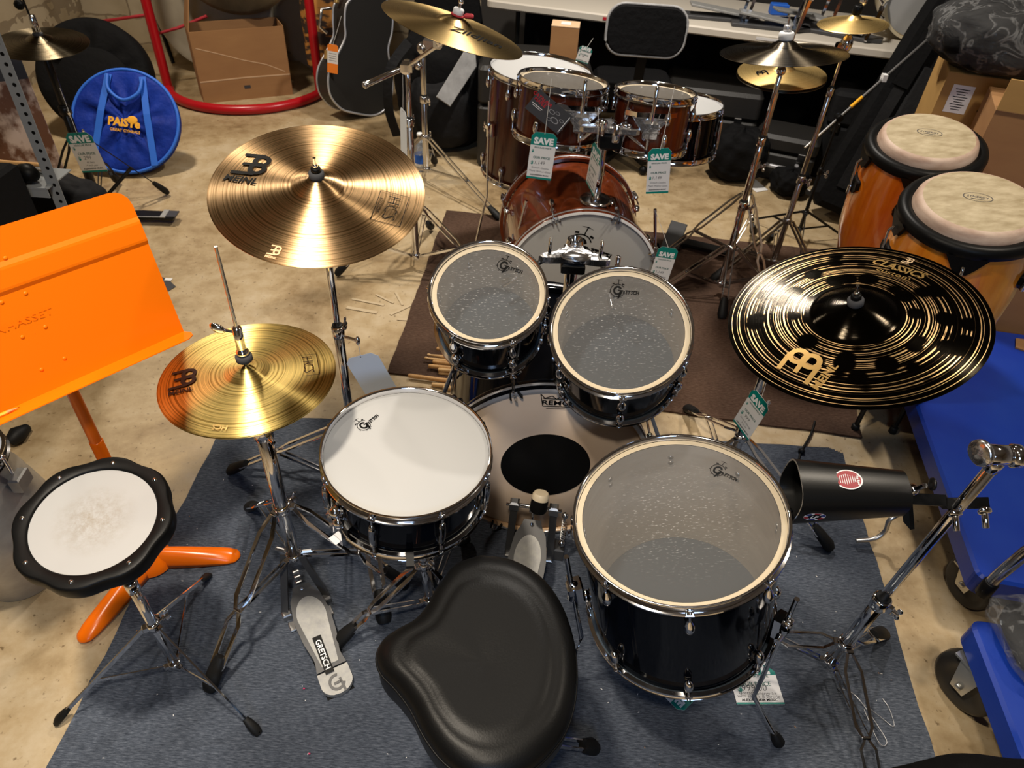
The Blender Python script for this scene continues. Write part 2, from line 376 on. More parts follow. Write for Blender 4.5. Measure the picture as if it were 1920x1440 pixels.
def bez(p, n=12):
    P = [V(q) for q in p]; out = []
    for k in range(len(P)-1):
        p0, p1, p2, p3 = P[max(k-1, 0)], P[k], P[k+1], P[min(k+2, len(P)-1)]
        for i in range(n):
            t = i/n; out.append(0.5*((2*p1)+(-p0+p2)*t+(2*p0-5*p1+4*p2-p3)*t*t+(-p0+3*p1-3*p2+p3)*t**3))
    out.append(P[-1]); return out
def rrect(w, h, r, k=4):
    out = []
    for cx, cy, a in ((w/2-r, h/2-r, 0), (-w/2+r, h/2-r, pi/2), (-w/2+r, -h/2+r, pi), (w/2-r, -h/2+r, 1.5*pi)):
        for i in range(k+1): out.append((cx+r*cos(a+pi/2*i/k), cy+r*sin(a+pi/2*i/k)))
    return out
# ---------------------------------------------------------------- setting
X0, X1, Y0, Y1, ZC = -3.35, 3.2, -2.6, 5.65, 3.05
def concrete():
    m, nt, b = nodes('stained_concrete'); i = b.inputs; tc = N(nt, 'ShaderNodeTexCoord')
    n = N(nt, 'ShaderNodeTexNoise', Scale=1.6, Detail=8.0, Roughness=0.62, Distortion=0.6); L(nt, tc.outputs['Object'], n.inputs['Vector'])
    n2 = N(nt, 'ShaderNodeTexNoise', Scale=11.0, Detail=6.0, Roughness=0.7); L(nt, tc.outputs['Object'], n2.inputs['Vector'])
    n3 = N(nt, 'ShaderNodeTexNoise', Scale=60.0, Detail=3.0); L(nt, tc.outputs['Object'], n3.inputs['Vector'])
    ad = N(nt, 'ShaderNodeMath', operation='MULTIPLY_ADD'); L(nt, n2.outputs['Fac'], ad.inputs[0]); ad.inputs[1].default_value = 0.55; L(nt, n.outputs['Fac'], ad.inputs[2])
    c = ramp(nt, ad.outputs[0], [(0.50, (0.13, 0.082, 0.036)), (0.65, (0.30, 0.21, 0.108)), (0.80, (0.42, 0.315, 0.18)), (0.95, (0.50, 0.40, 0.26))])
    d = ramp(nt, n3.outputs['Fac'], [(0.28, (0.35, 0.3, 0.24)), (0.36, (1, 1, 1))])
    mx = N(nt, 'ShaderNodeMix', data_type='RGBA', blend_type='MULTIPLY'); mx.inputs['Factor'].default_value = 0.8; L(nt, c, mx.inputs['A']); L(nt, d, mx.inputs['B'])
    L(nt, mx.outputs['Result'], i['Base Color'])
    L(nt, ramp(nt, n2.outputs['Fac'], [(0.3, (0.34,)*3), (0.7, (0.6,)*3)]), i['Roughness'])
    bm = N(nt, 'ShaderNodeBump', Strength=0.12, Distance=0.004); L(nt, n2.outputs['Fac'], bm.inputs['Height']); L(nt, bm.outputs[0], i['Normal'])
    return m
def stone():
    m, nt, b = nodes('painted_block_wall'); i = b.inputs; tc = N(nt, 'ShaderNodeTexCoord')
    mp = N(nt, 'ShaderNodeMapping'); mp.inputs['Rotation'].default_value = (pi/2, 0, 0); L(nt, tc.outputs['Object'], mp.inputs[0])
    br = N(nt, 'ShaderNodeTexBrick'); br.inputs['Scale'].default_value = 2.6; br.inputs['Mortar Size'].default_value = 0.02; br.inputs['Brick Width'].default_value = 0.9; br.inputs['Row Height'].default_value = 0.45
    br.inputs['Color1'].default_value = c4((0.42, 0.34, 0.22)); br.inputs['Color2'].default_value = c4((0.56, 0.48, 0.34)); br.inputs['Mortar'].default_value = c4((0.30, 0.24, 0.16))
    nz = N(nt, 'ShaderNodeTexNoise', Scale=5.0, Detail=5.0); L(nt, tc.outputs['Object'], nz.inputs['Vector'])
    va = N(nt, 'ShaderNodeVectorMath', operation='MULTIPLY_ADD'); L(nt, nz.outputs['Color'], va.inputs[0]); va.inputs[1].default_value = (0.12, 0.12, 0.12); L(nt, mp.outputs[0], va.inputs[2]); L(nt, va.outputs[0], br.inputs['Vector'])
    mx = N(nt, 'ShaderNodeMix', data_type='RGBA', blend_type='MULTIPLY'); mx.inputs['Factor'].default_value = 0.6; L(nt, br.outputs['Color'], mx.inputs['A'])
    L(nt, ramp(nt, nz.outputs['Fac'], [(0.3, (0.6, 0.55, 0.45)), (0.6, (1, 1, 1))]), mx.inputs['B']); L(nt, mx.outputs['Result'], i['Base Color']); i['Roughness'].default_value = 0.8
    bm = N(nt, 'ShaderNodeBump', Strength=0.5, Distance=0.02); L(nt, br.outputs['Fac'], bm.inputs['Height']); bm.invert = True; L(nt, bm.outputs[0], i['Normal'])
    return m
def rugmat(name, c0, c1, c2, st):
    m, nt, b = nodes(name); i = b.inputs; tc = N(nt, 'ShaderNodeTexCoord')
    mp = N(nt, 'ShaderNodeMapping'); mp.inputs['Scale'].default_value = st; L(nt, tc.outputs['Object'], mp.inputs[0])
    n = N(nt, 'ShaderNodeTexNoise', Scale=1.0, Detail=4.0, Roughness=0.7); L(nt, mp.outputs[0], n.inputs['Vector'])
    n2 = N(nt, 'ShaderNodeTexNoise', Scale=2.2, Detail=4.0); L(nt, tc.outputs['Object'], n2.inputs['Vector'])
    c = ramp(nt, n.outputs['Fac'], [(0.34, c0), (0.52, c1), (0.72, c2)])
    mx = N(nt, 'ShaderNodeMix', data_type='RGBA', blend_type='MULTIPLY'); mx.inputs['Factor'].default_value = 0.8; L(nt, c, mx.inputs['A'])
    L(nt, ramp(nt, n2.outputs['Fac'], [(0.35, (0.55, 0.55, 0.56)), (0.62, (1, 1, 1))]), mx.inputs['B']); L(nt, mx.outputs['Result'], i['Base Color'])
    i['Roughness'].default_value = 0.95; i['Specular IOR Level'].default_value = 0.15
    n3 = N(nt, 'ShaderNodeTexNoise', Scale=420.0, Detail=2.0); L(nt, tc.outputs['Object'], n3.inputs['Vector'])
    bm = N(nt, 'ShaderNodeBump', Strength=0.5, Distance=0.003); L(nt, n3.outputs['Fac'], bm.inputs['Height']); L(nt, bm.outputs[0], i['Normal'])
    return m
CONC = concrete(); STONE = stone()
CEIL = mat('grey_joist_ceiling', (0.34, 0.33, 0.32), 0.8, var=(2, (0.20, 0.19, 0.18), (1, 8, 1)))
WALLP = mat('grey_painted_wall', (0.42, 0.41, 0.40), 0.8, var=(1.5, (0.34, 0.33, 0.32)))
DARKW = mat('shaded_wall', (0.045, 0.04, 0.035), 0.8)  # dark colour stands in for shade and black goods behind the table
def struct(name, mb):
    o = solo(name, mb, None, None); o['kind'] = 'structure'; return o
struct('floor', MB().box(((X0+X1)/2, (Y0+Y1)/2, -0.05), (X1-X0+0.2, Y1-Y0+0.2, 0.1), CONC))
struct('ceiling', MB().box(((X0+X1)/2, (Y0+Y1)/2, ZC+0.05), (X1-X0+0.2, Y1-Y0+0.2, 0.1), CEIL))
struct('wall_back', MB().box(((X0-0.4)/2, Y1+0.05, ZC/2), (-0.4-X0, 0.1, ZC), STONE))
struct('wall_back_right', MB().box(((X1-0.4)/2, Y1+0.05, ZC/2), (X1+0.4, 0.1, ZC), DARKW))
struct('wall_left', MB().box((X0-0.05, (Y0+Y1)/2, ZC/2), (0.1, Y1-Y0+0.2, ZC), STONE))
struct('wall_right', MB().box((X1+0.05, (Y0+Y1)/2, ZC/2), (0.1, Y1-Y0+0.2, ZC), WALLP))
struct('wall_front', MB().box(((X0+X1)/2, Y0-0.05, ZC/2), (X1-X0+0.2, 0.1, ZC), WALLP))

BLUERUG = rugmat('blue_grey_pile', (0.036, 0.044, 0.060), (0.078, 0.092, 0.120), (0.155, 0.175, 0.215), (55, 300, 1))
BROWNRUG = rugmat('brown_pile', (0.055, 0.030, 0.020), (0.085, 0.050, 0.034), (0.12, 0.075, 0.052), (60, 200, 1))
def rug(name, pts, m, t, label, wob=0.004):
    out = []
    for k in range(len(pts)):
        a, b = V(pts[k]), V(pts[(k+1) % len(pts)]); n = 26
        for i in range(n):
            p = a.lerp(b, i/n); d = (b-a).normalized(); w = RND.uniform(-wob, wob) if i else 0
            out.append((p.x-d.y*w, p.y+d.x*w))
    solo(name, MB().prism(out, 0.0005, t, m), label, 'rug')
rug('carpet', [(-1.00, 0.10), (1.02, 0.10), (1.175, 1.775), (1.13, 1.80), (-0.985, 1.775)], BLUERUG, 0.006, 'large blue grey carpet under the black drum kit')
rug('carpet', [(-0.475, 2.05), (1.27, 1.86), (1.50, 3.22), (-0.40, 3.38)], BROWNRUG, 0.009, 'brown carpet under the walnut drum kit')

# ---------------------------------------------------------------- logos
def drum_logo(mb, M, s, m=INK):
    """round drummer emblem with slanted lettering, s = radius of the ring"""
    mb.ring2d(s*0.93, s*1.03, m, M, 40, radians(35), radians(330))
    mb.ring2d(s*0.42, s*0.72, m, M @ Matrix.Diagonal((0.85, 1, 1, 1)), 30, radians(30), radians(335))
    mb.add([(s*0.32, s*0.1, 0), (s*0.78, s*0.1, 0), (s*0.30, -s*1.25, 0), (s*0.08, -s*1.25, 0)], [(0, 1, 2, 3)], m, False, M)
    mb.add([(s*0.05, s*0.12, 0), (s*0.78, s*0.12, 0), (s*0.78, -s*0.02, 0), (s*0.05, -s*0.02, 0)], [(0, 1, 2, 3)], m, False, M)
    mb.box((0, s*1.35, 0), (s*0.09, s*0.65, 0.0001), m, M)
    mb.add([(-s*0.55, s*1.62, 0), (0, s*1.75, 0), (s*0.55, s*1.62, 0), (0, s*1.66, 0)], [(0, 1, 2, 3)], m, False, M)
    for d in (-1, 1): mb.box((d*s*0.38, s*1.14, 0), (s*0.34, s*0.17, 0.0001), m, M @ Rz(-d*0.25))
    for a in (200, 250, 300): mb.box((s*1.12, 0, 0), (s*0.2, s*0.06, 0.0001), m, M @ Rz(radians(a)))
    x = s*0.75
    for k, ch in enumerate('RETSCH'):
        z = s*(0.62+0.02*k); mb.text(ch, z, m, M @ Tr(x+z*0.25, -s*0.42+s*0.02*k, 0) @ Rz(0.04), 'c', 0.04, 0.15, .8); x += z*0.54
    mb.box((s*1.9, s*0.10, 0), (s*1.7, s*0.09, 0.0001), m, M @ Rz(0.02))
def loop_logo(mb, M, s, m, word=True, wm=None, ws=1.05):
    """two joined loops with three legs, stacked; s = loop outer radius; the word runs along +x below"""
    for y in (0.62*s, -0.62*s):
        mb.ring2d(0.46*s, 0.95*s, m, M @ Tr(0.5*s, y, 0), 28)
    for y, x0 in ((1.45*s, -1.6*s), (0, -1.25*s), (-1.45*s, -1.9*s)):
        w = 0.22*s
        mb.add([(x0, y-w-0.15*s, 0), (0.5*s, y-w, 0), (0.5*s, y+w, 0), (x0, y+w-0.15*s, 0)], [(0, 1, 2, 3)], m, False, M)
    if word: mb.text('MEINL', ws*s, wm or m, M @ Tr(-0.35*s, (-2.05-.72*ws)*s, 0), 'c', 0.03, 0.1, 1.1)

# ---------------------------------------------------------------- drums
def onplane(M, px, py, dx=1.0, dy=0.0, z=0.0):
    """local x, y and heading on the plane z of frame M of the spot the picture shows at px, py"""
    I = M.inverted(); o = I @ CP
    def hit(x, y):
        d = I.to_3x3() @ ray(x, y); return o+d*((z-o.z)/d.z)
    a = hit(px, py); b = hit(px+dx*.2, py+dy*.2); return a.x, a.y, atan2(b.y-a.y, b.x-a.x)
HOOP = lambda R: [(R+.0035, -.012), (R+.0035, .011), (R+.0055, .0135), (R+.0095, .0135), (R+.0100, .0120), (R+.0075, .0100), (R+.0065, -.007), (R+.0120, -.0085), (R+.0125, -.0115), (R+.0035, -.012)]
def drum(name, label, c, n, R, D, shell, nl, head='clear', lug='mini', group=None, xh=(1, 0, 0), ph=0.0, logo=None, hoop=CHROME, vent=False, cat='drum', inner=SHELLIN, hs=True):
    n = V(n).normalized(); M = frame(n, xh, V(c)-n*0.0135); t = Th(name, label, cat, M=M, group=group)
    mb = MB().lathe([(R-.010, -.006), (R-.002, -.006), (R-.002, -D+.006), (R-.010, -D+.006)], shell, 72)
    mb.lathe([(R-.0101, -.001), (R-.0101, -D+.001)], inner, 72)
    for k in range(nl):
        a = ph+2*pi*k/nl
        for dz in (-.042, -.060):
            mb.sph((0, 0, 0), .0065, STEEL, 8, (1, 1, .35), Rz(a) @ Tr(R-.0105, 0, dz) @ Ry(pi/2))
    t.part('shell', mb, local=True)
    hm = MB()
    if head == 'clear':
        hm.lathe([(0, 0), (R*0.5, 0), (R-.009, 0)], CLEARFILM, 72); hm.lathe([(R-.009, 0), (R-.008, .0006), (R+.0025, 0)], CREAM, 72)
    else: hm.lathe([(0, 0), (R*0.5, 0), (R-.003, 0), (R+.003, -.002)], WHITEHEAD, 72)
    if logo:
        x, y, ang = onplane(M, *logo[0], *logo[1]); drum_logo(hm, Tr(x, y, .0012) @ Rz(ang), logo[2])
    t.part('batter_head', hm, local=True)
    t.part('resonant_head', MB().lathe([(0, -D), (R-.004, -D), (R+.003, -D+.003)], RESO if head == 'clear' else WHITEHEAD, 64), local=True)
    h1 = t.part('hoop', MB().lathe(HOOP(R), hoop, 80), local=True); t.rep(h1, Tr(0, 0, -D) @ Rx(pi))
    lb = MB()
    for a in (0,):
        lb.cyl((R+.0105, 0, -.040), (R+.0105, 0, .002), .0027, CHROME, 10); lb.cyl((R+.0105, 0, .001), (R+.0105, 0, .0045), .0052, CHROME, 12, .001)
        lb.box((R+.0105, 0, .0070), (.0052, .0052, .006), CHROME, bev=.0008)
        lb.box((R+.0075, 0, -.0085), (.014, .016, .006), CHROME, bev=.0015)
        if lug == 'mini':
            lb.lathe([(0, -.026), (.004, -.025), (.0085, -.018), (.0105, -.006), (.0095, .006), (.006, .014), (.0045, .02), (0, .021)], CHROME, 16, Tr(R+.0095, 0, -.050) @ Matrix.Diagonal((1, 1, 1, 1)))
            lb.box((R+.001, 0, -.052), (.008, .012, .024), CHROME, bev=.002)
    if lug == 'tube':
        lb.lathe([(0, -D+.030), (.0045, -D+.032), (.0080, -D+.042), (.0088, -D*.5), (.0080, -.042), (.0045, -.032), (0, -.030)], CHROME, 16, Tr(R+.0105, 0, 0))
        lb.sph((R+.0105, 0, -.034), .0075, CHROME, 12); lb.sph((R+.0105, 0, -D+.034), .0075, CHROME, 12)
        lb.box((R+.003, 0, -D/2), (.012, .010, .022), CHROME, bev=.002)
    l0 = t.part('tension_lug', lb, local=True)
    for k in range(nl):
        A = Rz(ph+2*pi*k/nl)
        if k == 0: l0.matrix_local = A
        else: t.rep(l0, A)
        t.rep(l0, Tr(0, 0, -D) @ A @ Rx(pi)) if lug == 'mini' else t.rep(l0, Tr(0, 0, -D) @ A @ Rx(pi))
    return t

def leg_rod(t, pts, r=.0055, foot=True, name='leg', bracket=None, m=CHROME):
    mb = MB().tube(bez(pts, 6) if len(pts) > 3 else pts, r, m, 10)
    o = t.part(name, mb)
    if foot:
        a, b = V(pts[-2]), V(pts[-1]); d = (b-a).normalized()
        t.part('rubber_foot', MB().tube([b-d*.05, b-d*.03, b-d*.006, b+d*.004], [.008, .012, .014, .010], RUBBER, 12), o)
    return o

# black kit -------------------------------------------------------
SN = dict(c=(-.221, 1.081, .626), n=(.045, -.062, .996))
sd = drum('snare_drum', 'black snare drum with white coated head on a chrome stand beside the hi-hat', SN['c'], SN['n'], .178, .135, BLACKSH, 8, 'white', 'tube', ph=radians(-104), logo=((682, 798), (20, -15), .0150))
# strainer and throw-off lever
mb = MB(); A = Rz(radians(-128))
mb.box((.186, 0, -.055), (.022, .034, .075), CHROME, A, .005); mb.cyl(A @ V((.196, -.010, -.03)), A @ V((.205, -.026, -.058)), .0065, CHROME, 12, .002)
mb.sph((.203, 0, -.025), .014, CHROME, 14, (1, 1, 1), A); mb.sph((.207, .012, -.048), .012, CHROME, 14, (1, 1, 1.2), A); mb.box((.204, -.014, -.075), (.010, .012, .06), CHROME, A, .003)
mb.box((.200, .000, -.090), (.016, .034, .05), CHROME, A, .003)
so = sd.part('strainer', mb, local=True)
mb = MB(); mb.box((.204, 0, -.128), (.0012, .022, .024), PAPER, A); mb.box((.212, 0, -.117), (.018, .024, .0012), PAPER, A); sd.part('snare_strip', mb, so, local=True, label='pale plastic snare strip end under the strainer')

drum('rack_tom', 'smaller black rack tom with clear head on the black bass drum', (-.068, 1.36, .863), (-.02, -.44, .895), .127, .170, BLACKSH, 6, logo=((945, 498), (23, 8), .0160), ph=radians(-62), group='black rack toms')
drum('rack_tom', 'larger black rack tom with clear head, right of the smaller black rack tom', (.237, 1.302, .823), (-.115, -.462, .88), .152, .195, BLACKSH, 6, logo=((1158, 545), (27, 3), .0170), ph=radians(-88), group='black rack toms')
ft = drum('floor_tom', 'big black floor tom with clear scuffed head standing right of the throne', (.349, .922, .656), (-.205, -.03, .976), .203, .348, BLACKSH, 8, logo=((1346, 882), (28, 14), .0155), ph=radians(-92))
# floor tom legs
def ft_leg(px_top, ztop, px_mid, zmid, foot, name='leg'):
    a = at(*px_top, ztop); f = V(foot)
    return a, f
def bracket(t, p, out):
    """leg bracket at world point p, out = outward horizontal direction"""
    o = V(out).normalized(); B = frame(o, (0, 0, 1), p)
    mb = MB().box((0, 0, -.012), (.055, .034, .022), CHROME, B, .004); mb.box((.012, 0, .004), (.02, .028, .016), CHROME, B, .003)
    mb.cyl(p+o*.0-V((0, 0, .03)), p+V((0, 0, .03)), .010, CHROME, 12, .002)
    side = o.cross(V((0, 0, 1))); w = p+side*.028
    wing(mb, frame(side, (0, 0, 1), w), 1.0)
    t.part('leg_bracket', mb)
fc, fn = V((.349, .922, .656)), V((-.205, -.03, .976)).normalized()
for ang, foot, zt in ((-168, (.085, .88, .012), .60), (-36, at(1462, 1395, .012), .47), (82, (.50, 1.24, .012), .60)):
    d = V((cos(radians(ang)), sin(radians(ang)), 0)); d = (d-fn*d.dot(fn)).normalized()
    pb = fc-fn*(.19 if ang != -36 else .215)+d*.238
    bracket(ft, pb, d)
    ax = -fn if ang < -100 or ang > 0 else V((.06, -.02, -1)).normalized()
    top = pb-ax*(.13 if ang < -100 else .10); low = pb+ax*.20; low2 = pb+ax*.27+d*.02
    if ang == -36: low2 = at(1413, 1306, .13); low = lerp(pb, low2, .85)
    o = ft.part('leg', MB().tube([top, low, low2, lerp(low2, foot, .5), V(foot)], .0055, CHROME, 10))
    dd = (V(foot)-low2).normalized()
    ft.part('rubber_foot', MB().tube([V(foot)-dd*.035, V(foot)-dd*.02, V(foot)-dd*.004, V(foot)+dd*.001], [.009, .014, .015, .011], RUBBER, 12), o)

# bass drums ------------------------------------------------------
def bass_drum(name, label, c, yaw, R, D, shell, inlay, hoopm, front, cat='drum', nl=8, ph=0.0, inhoop=MAPLE):
    """c = centre of the near hoop face; axis runs away from the viewer"""
    n = V((sin(yaw), -cos(yaw), 0)); M = frame(n, (cos(yaw), sin(yaw), 0), c); t = Th(name, label, cat, M=M)
    t.part('shell', MB().lathe([(R-.012, -.030), (R-.003, -.030), (R-.003, -D+.030), (R-.012, -D+.030), (R-.012, -.030)], shell, 96), local=True)
    front(t, R)
    t.part('rear_head', MB().lathe([(0, -D+.012), (R-.003, -D+.012)], WHITEHEAD, 64), local=True)
    def hp():
        mb = MB().lathe([(R+.001, -.040), (R+.014, -.040), (R+.0155, -.036), (R+.0155, -.024)], hoopm, 96)
        mb.lathe([(R+.0155, -.024), (R+.016, -.023), (R+.016, -.015), (R+.0155, -.014)], inlay, 96)
        mb.lathe([(R+.0155, -.014), (R+.0155, -.003), (R+.014, -.0005)], hoopm, 96)
        mb.lathe([(R+.014, -.0005), (R+.010, .0006), (R+.004, .0006)], inlay if inhoop is MAPLE else WHITE, 96)
        mb.lathe([(R+.004, .0006), (R+.001, -.003), (R+.001, -.040)], inhoop, 96); return mb
    h = t.part('wood_hoop', hp(), local=True); t.rep(h, Tr(0, 0, -D) @ Rx(pi))
    cl = MB()
    cl.bar([(R-.004, 0, .003), (R+.004, 0, .006), (R+.019, 0, .004), (R+.021, 0, -.02), (R+.022, 0, -.045)], .026, .004, STAR, (0, 1, 0))
    for s in (-1, 1): cl.bar([(R-.006, s*.015, .001), (R+.003, s*.014, .0045), (R+.018, s*.010, .004)], .009, .004, RUBBER if hoopm is BLACKSH else CHROME, (0, 1, 0))
    cl.cyl((R+.024, 0, .004), (R+.024, 0, -.105), .0033, CHROME, 10); cl.box((R+.024, 0, .008), (.007, .007, .010), CHROME, bev=.001)
    cl.cyl((R+.024, 0, -.040), (R+.024, 0, -.052), .008, CHROME, 14, .002)
    cl.lathe([(0, -.024), (.008, -.018), (.011, -.004), (.0095, .01), (.005, .02), (0, .022)], CHROME, 16, Tr(R+.010, 0, -.125) @ Matrix.Diagonal((1.3, 1, 1, 1)))
    c0 = t.part('claw_hook', cl, local=True)
    for k in range(nl):
        A = Rz(ph+2*pi*k/nl)
        if k == 0: c0.matrix_local = A
        else: t.rep(c0, A)
        t.rep(c0, Tr(0, 0, -D) @ A @ Rx(pi))
    return t
BDF = mat('hazy_bass_film', (0.66, 0.50, 0.37), 0.38, spec=.3, var=(3, (0.74, 0.60, 0.47)))
def front_black(t, R):
    mb = MB().lathe([(0, -.010), (R*.5, -.010), (R-.006, -.010), (R+.001, -.016)], BDF, 96)
    mb.lathe([(0, -.0092), (.125, -.0092)], BLKPLA, 64, Tr(.005, .0, 0))
    M = Tr(.014, .232, -.0085)
    mb.text('REMO', .022, INK, M, 'c', .02, 0, 1.25)
    for a, b in (((-.042, .036), (-.030, .022)), ((-.030, .022), (-.012, .031)), ((-.012, .031), (0, .020)), ((0, .020), (.012, .031)), ((.012, .031), (.030, .022)), ((.030, .022), (.042, .036)), ((-.042, .036), (-.034, -.005)), ((.042, .036), (.034, -.005)), ((-.034, -.005), (.034, -.005)), ((-.034, .021), (.034, .021))):
        mb.bar([V((a[0], a[1], 0)), V((b[0], b[1], 0))], .0022, .0004, INK, (0, 0, 1), M)
    mb.box((0, -.012, 0), (.05, .0015, .0002), INK, M)
    t.part('batter_head', mb, local=True, label='hazy tan batter head with black centre patch')
def front_walnut(t, R):
    mb = MB().lathe([(0, -.010), (R-.018, -.010), (R+.001, -.016)], WHITEHEAD, 96)
    x, y, a = onplane(t.M, 1086, 462, 50, 18); drum_logo(mb, Tr(x, y, -.0085) @ Rz(a), .046)
    t.part('front_head', mb, local=True, label='white front head with black drummer emblem')
bd = bass_drum('bass_drum', 'black bass drum with black patch on its head, behind the pedal', (.103, 1.345, .297), radians(2), .279, .50, BLACKSH, SILVERPLA, BLACKSH, front_black, ph=radians(109))
# spurs
for sx in (-1, 1):
    p = V((.115+sx*.262, 1.66, .40)); f = V((.115+sx*.42, 1.72, .014))
    mb = MB().box((0, 0, 0), (.035, .06, .05), CHROME, Tr(p), .006); mb.cyl(p+V((sx*.0, 0, 0)), p+V((sx*.035, 0, 0)), .016, CHROME, 16, .003); wing(mb, frame((0, -1, 0), (0, 0, 1), p+V((sx*.03, -.035, 0))))
    s = bd.part('spur_bracket', mb)
    leg = bd.part('spur_leg', MB().tube([p+V((sx*.02, 0, .02)), lerp(p, f, .5), f], .0075, CHROME, 12))
    bd.part('rubber_foot', MB().tube([lerp(p, f, .86), lerp(p, f, .94), f], [.010, .014, .012], RUBBER, 12), leg)
bw = bass_drum('bass_drum', 'walnut stained bass drum with white front head, in the second kit behind', (.236, 2.315, .297), radians(5), .279, .50, WALNUT2, SILVERPLA, WALNUT2, front_walnut, ph=radians(70), inhoop=WALNUT2)
for sx in (-1, 1):
    p = V((.25+sx*.27, 2.44, .38)); f = V((.25+sx*.42, 2.36, .018))
    mb = MB().box((0, 0, 0), (.035, .05, .05), CHROME, Tr(p), .006); wing(mb, frame((0, -1, 0), (0, 0, 1), p+V((sx*.02, -.03, 0))))
    bw.part('spur_bracket', mb)
    leg = bw.part('spur_leg', MB().tube([p+V((-sx*.03, .01, .17)), p, f], .006, CHROME, 12))
    bw.part('rubber_foot', MB().tube([lerp(p, f, .88), lerp(p, f, .95), f], [.009, .014, .012], RUBBER, 12), leg)
# walnut toms, floor tom and the dark snare behind it
drum('rack_tom', 'wider walnut rack tom, left one on the walnut bass drum, beside the price tag', (.114, 2.62, .945), (.06, .10, .99), .152, .185, WALNUT, 6, 'clear', ph=radians(-60), group='walnut rack toms')
drum('rack_tom', 'narrower walnut rack tom, right one on the walnut bass drum', (.43, 2.53, .955), (.02, .11, .99), .130, .175, WALNUT, 6, 'clear', ph=radians(-76), group='walnut rack toms')
wf = drum('floor_tom', 'tall walnut floor tom with white head, left of the walnut rack toms', (.035, 3.05, .845), (0.05, .0, 1), .203, .43, WALNUT, 8, 'white', ph=radians(-80))
for ang in (-150, -20, 95):
    d = V((cos(radians(ang)), sin(radians(ang)), 0)); p = V((.035, 3.05, .62))+d*.232
    bracket(wf, p, d); f = V((.035, 3.05, .014))+d*.30
    o = wf.part('leg', MB().tube([p+V((0, 0, .12)), p-V((0, 0, .3)), p-V((0, 0, .36))+d*.015, f], .0055, CHROME, 10))
    wf.part('rubber_foot', MB().tube([f+V((0, 0, .045)), f+V((0, 0, .02)), f], [.009, .015, .012], RUBBER, 12), o)
bs = drum('snare_drum', 'deep black snare drum with white head, behind the right walnut rack tom', (.628, 3.08, .735), (-.04, .06, 1), .178, .185, BLACKSH, 8, 'white', 'tube', ph=radians(-70))

# round badge on the wide walnut tom
mb = MB().lathe([(0, .0012), (.012, .0012), (.0135, 0)], PALEGOLD, 24); mb.ring2d(.006, .008, INK, Tr(0, 0, .0015), 20)
e = bpy.data.objects
T1 = [o for o in COL.objects if o.name.startswith('rack_tom') and o.type == 'EMPTY'][2]
b = bpy.data.objects.new('badge', mb.mesh('badge')); COL.objects.link(b); b.parent = T1
b.matrix_local = Rz(radians(-118)) @ Tr(.1505, 0, -.085) @ Ry(pi/2)

# ---------------------------------------------------------------- cymbals
def cymbal(name, label, c, n, R, m, bow=.10, bellr=.25, bellh=.10, logos=None, group=None, xh=(1, 0, 0), under=None, inv=False):
    br = bellr*R; bh = bellh*R; H = bow*R
    def prof(r):
        if r < br:
            k = r/br; return H*(1-(br/R)**1.5)+bh*(1-k**2.4)
        return H*(1-(r/R)**1.5)
    rs = [.004, br*.25, br*.5, br*.7, br*.85, br*.95, br, br*1.06]+[br*1.06+(R-br*1.06)*k/14 for k in range(1, 15)]
    mb = MB(); top = [(r, prof(r)) for r in rs]; bot = [(r, z-.0013) for r, z in top[::-1]]
    mb.lathe(top+[(R+.0003, -.0007)]+bot+[top[0]], m, 110)
    if logos:
        mb.fn = lambda p: V((p.x, p.y, prof(sqrt(p.x**2+p.y**2))+.0018))
        logos(mb, R); mb.fn = None
    n = V(n).normalized()
    M = frame(n, xh, c)
    if inv: M = M @ Rx(pi)
    mb.v = [M @ v for v in mb.v]
    return solo(name, mb, label, 'cymbal', M=M, group=group)
def hh_logos(mb, R):
    P_ = frame(HN, (1, 0, 0), HC); pl = lambda *a: (lambda q: Tr(q[0], q[1], 0) @ Rz(q[2]))(onplane(P_, *a, .008))
    loop_logo(mb, pl(346, 708, 42, -6), .0165, INK2, True, None, .95)
    M = pl(578, 684, 5, 30)
    mb.text('HCS', .030, INK2, M @ Tr(0, -.010, 0), 'c', -.012, 0, 1.0)
    for a, b in (((-.034, -.016), (-.034, .02)), ((-.034, .02), (.034, .02)), ((.034, .02), (.034, -.016))):
        mb.bar([V((*a, 0)), V((*b, 0))], .0011, .0001, INK2, (0, 0, 1), M)
    mb.text('HCS', .016, PALEGOLD, Tr(-.005, -.150, 0) @ Rz(radians(178)), 'c', .01)
HN = (-.012, -.025, 1)
HC = V((-.549, 1.108, .78))
cymbal('hi_hat_cymbal', 'gold top hi-hat cymbal with black loop emblem, beside the orange music stand', HC, HN, .178, BRASS, .09, .26, .09, hh_logos, group='gold hi-hat pair of the black kit')
cymbal('hi_hat_cymbal', 'gold bottom hi-hat cymbal lying inverted under the top one, beside the orange music stand', HC-V((0, 0, .004)), HN, .178, BRASS, .09, .26, .09, group='gold hi-hat pair of the black kit', inv=True)
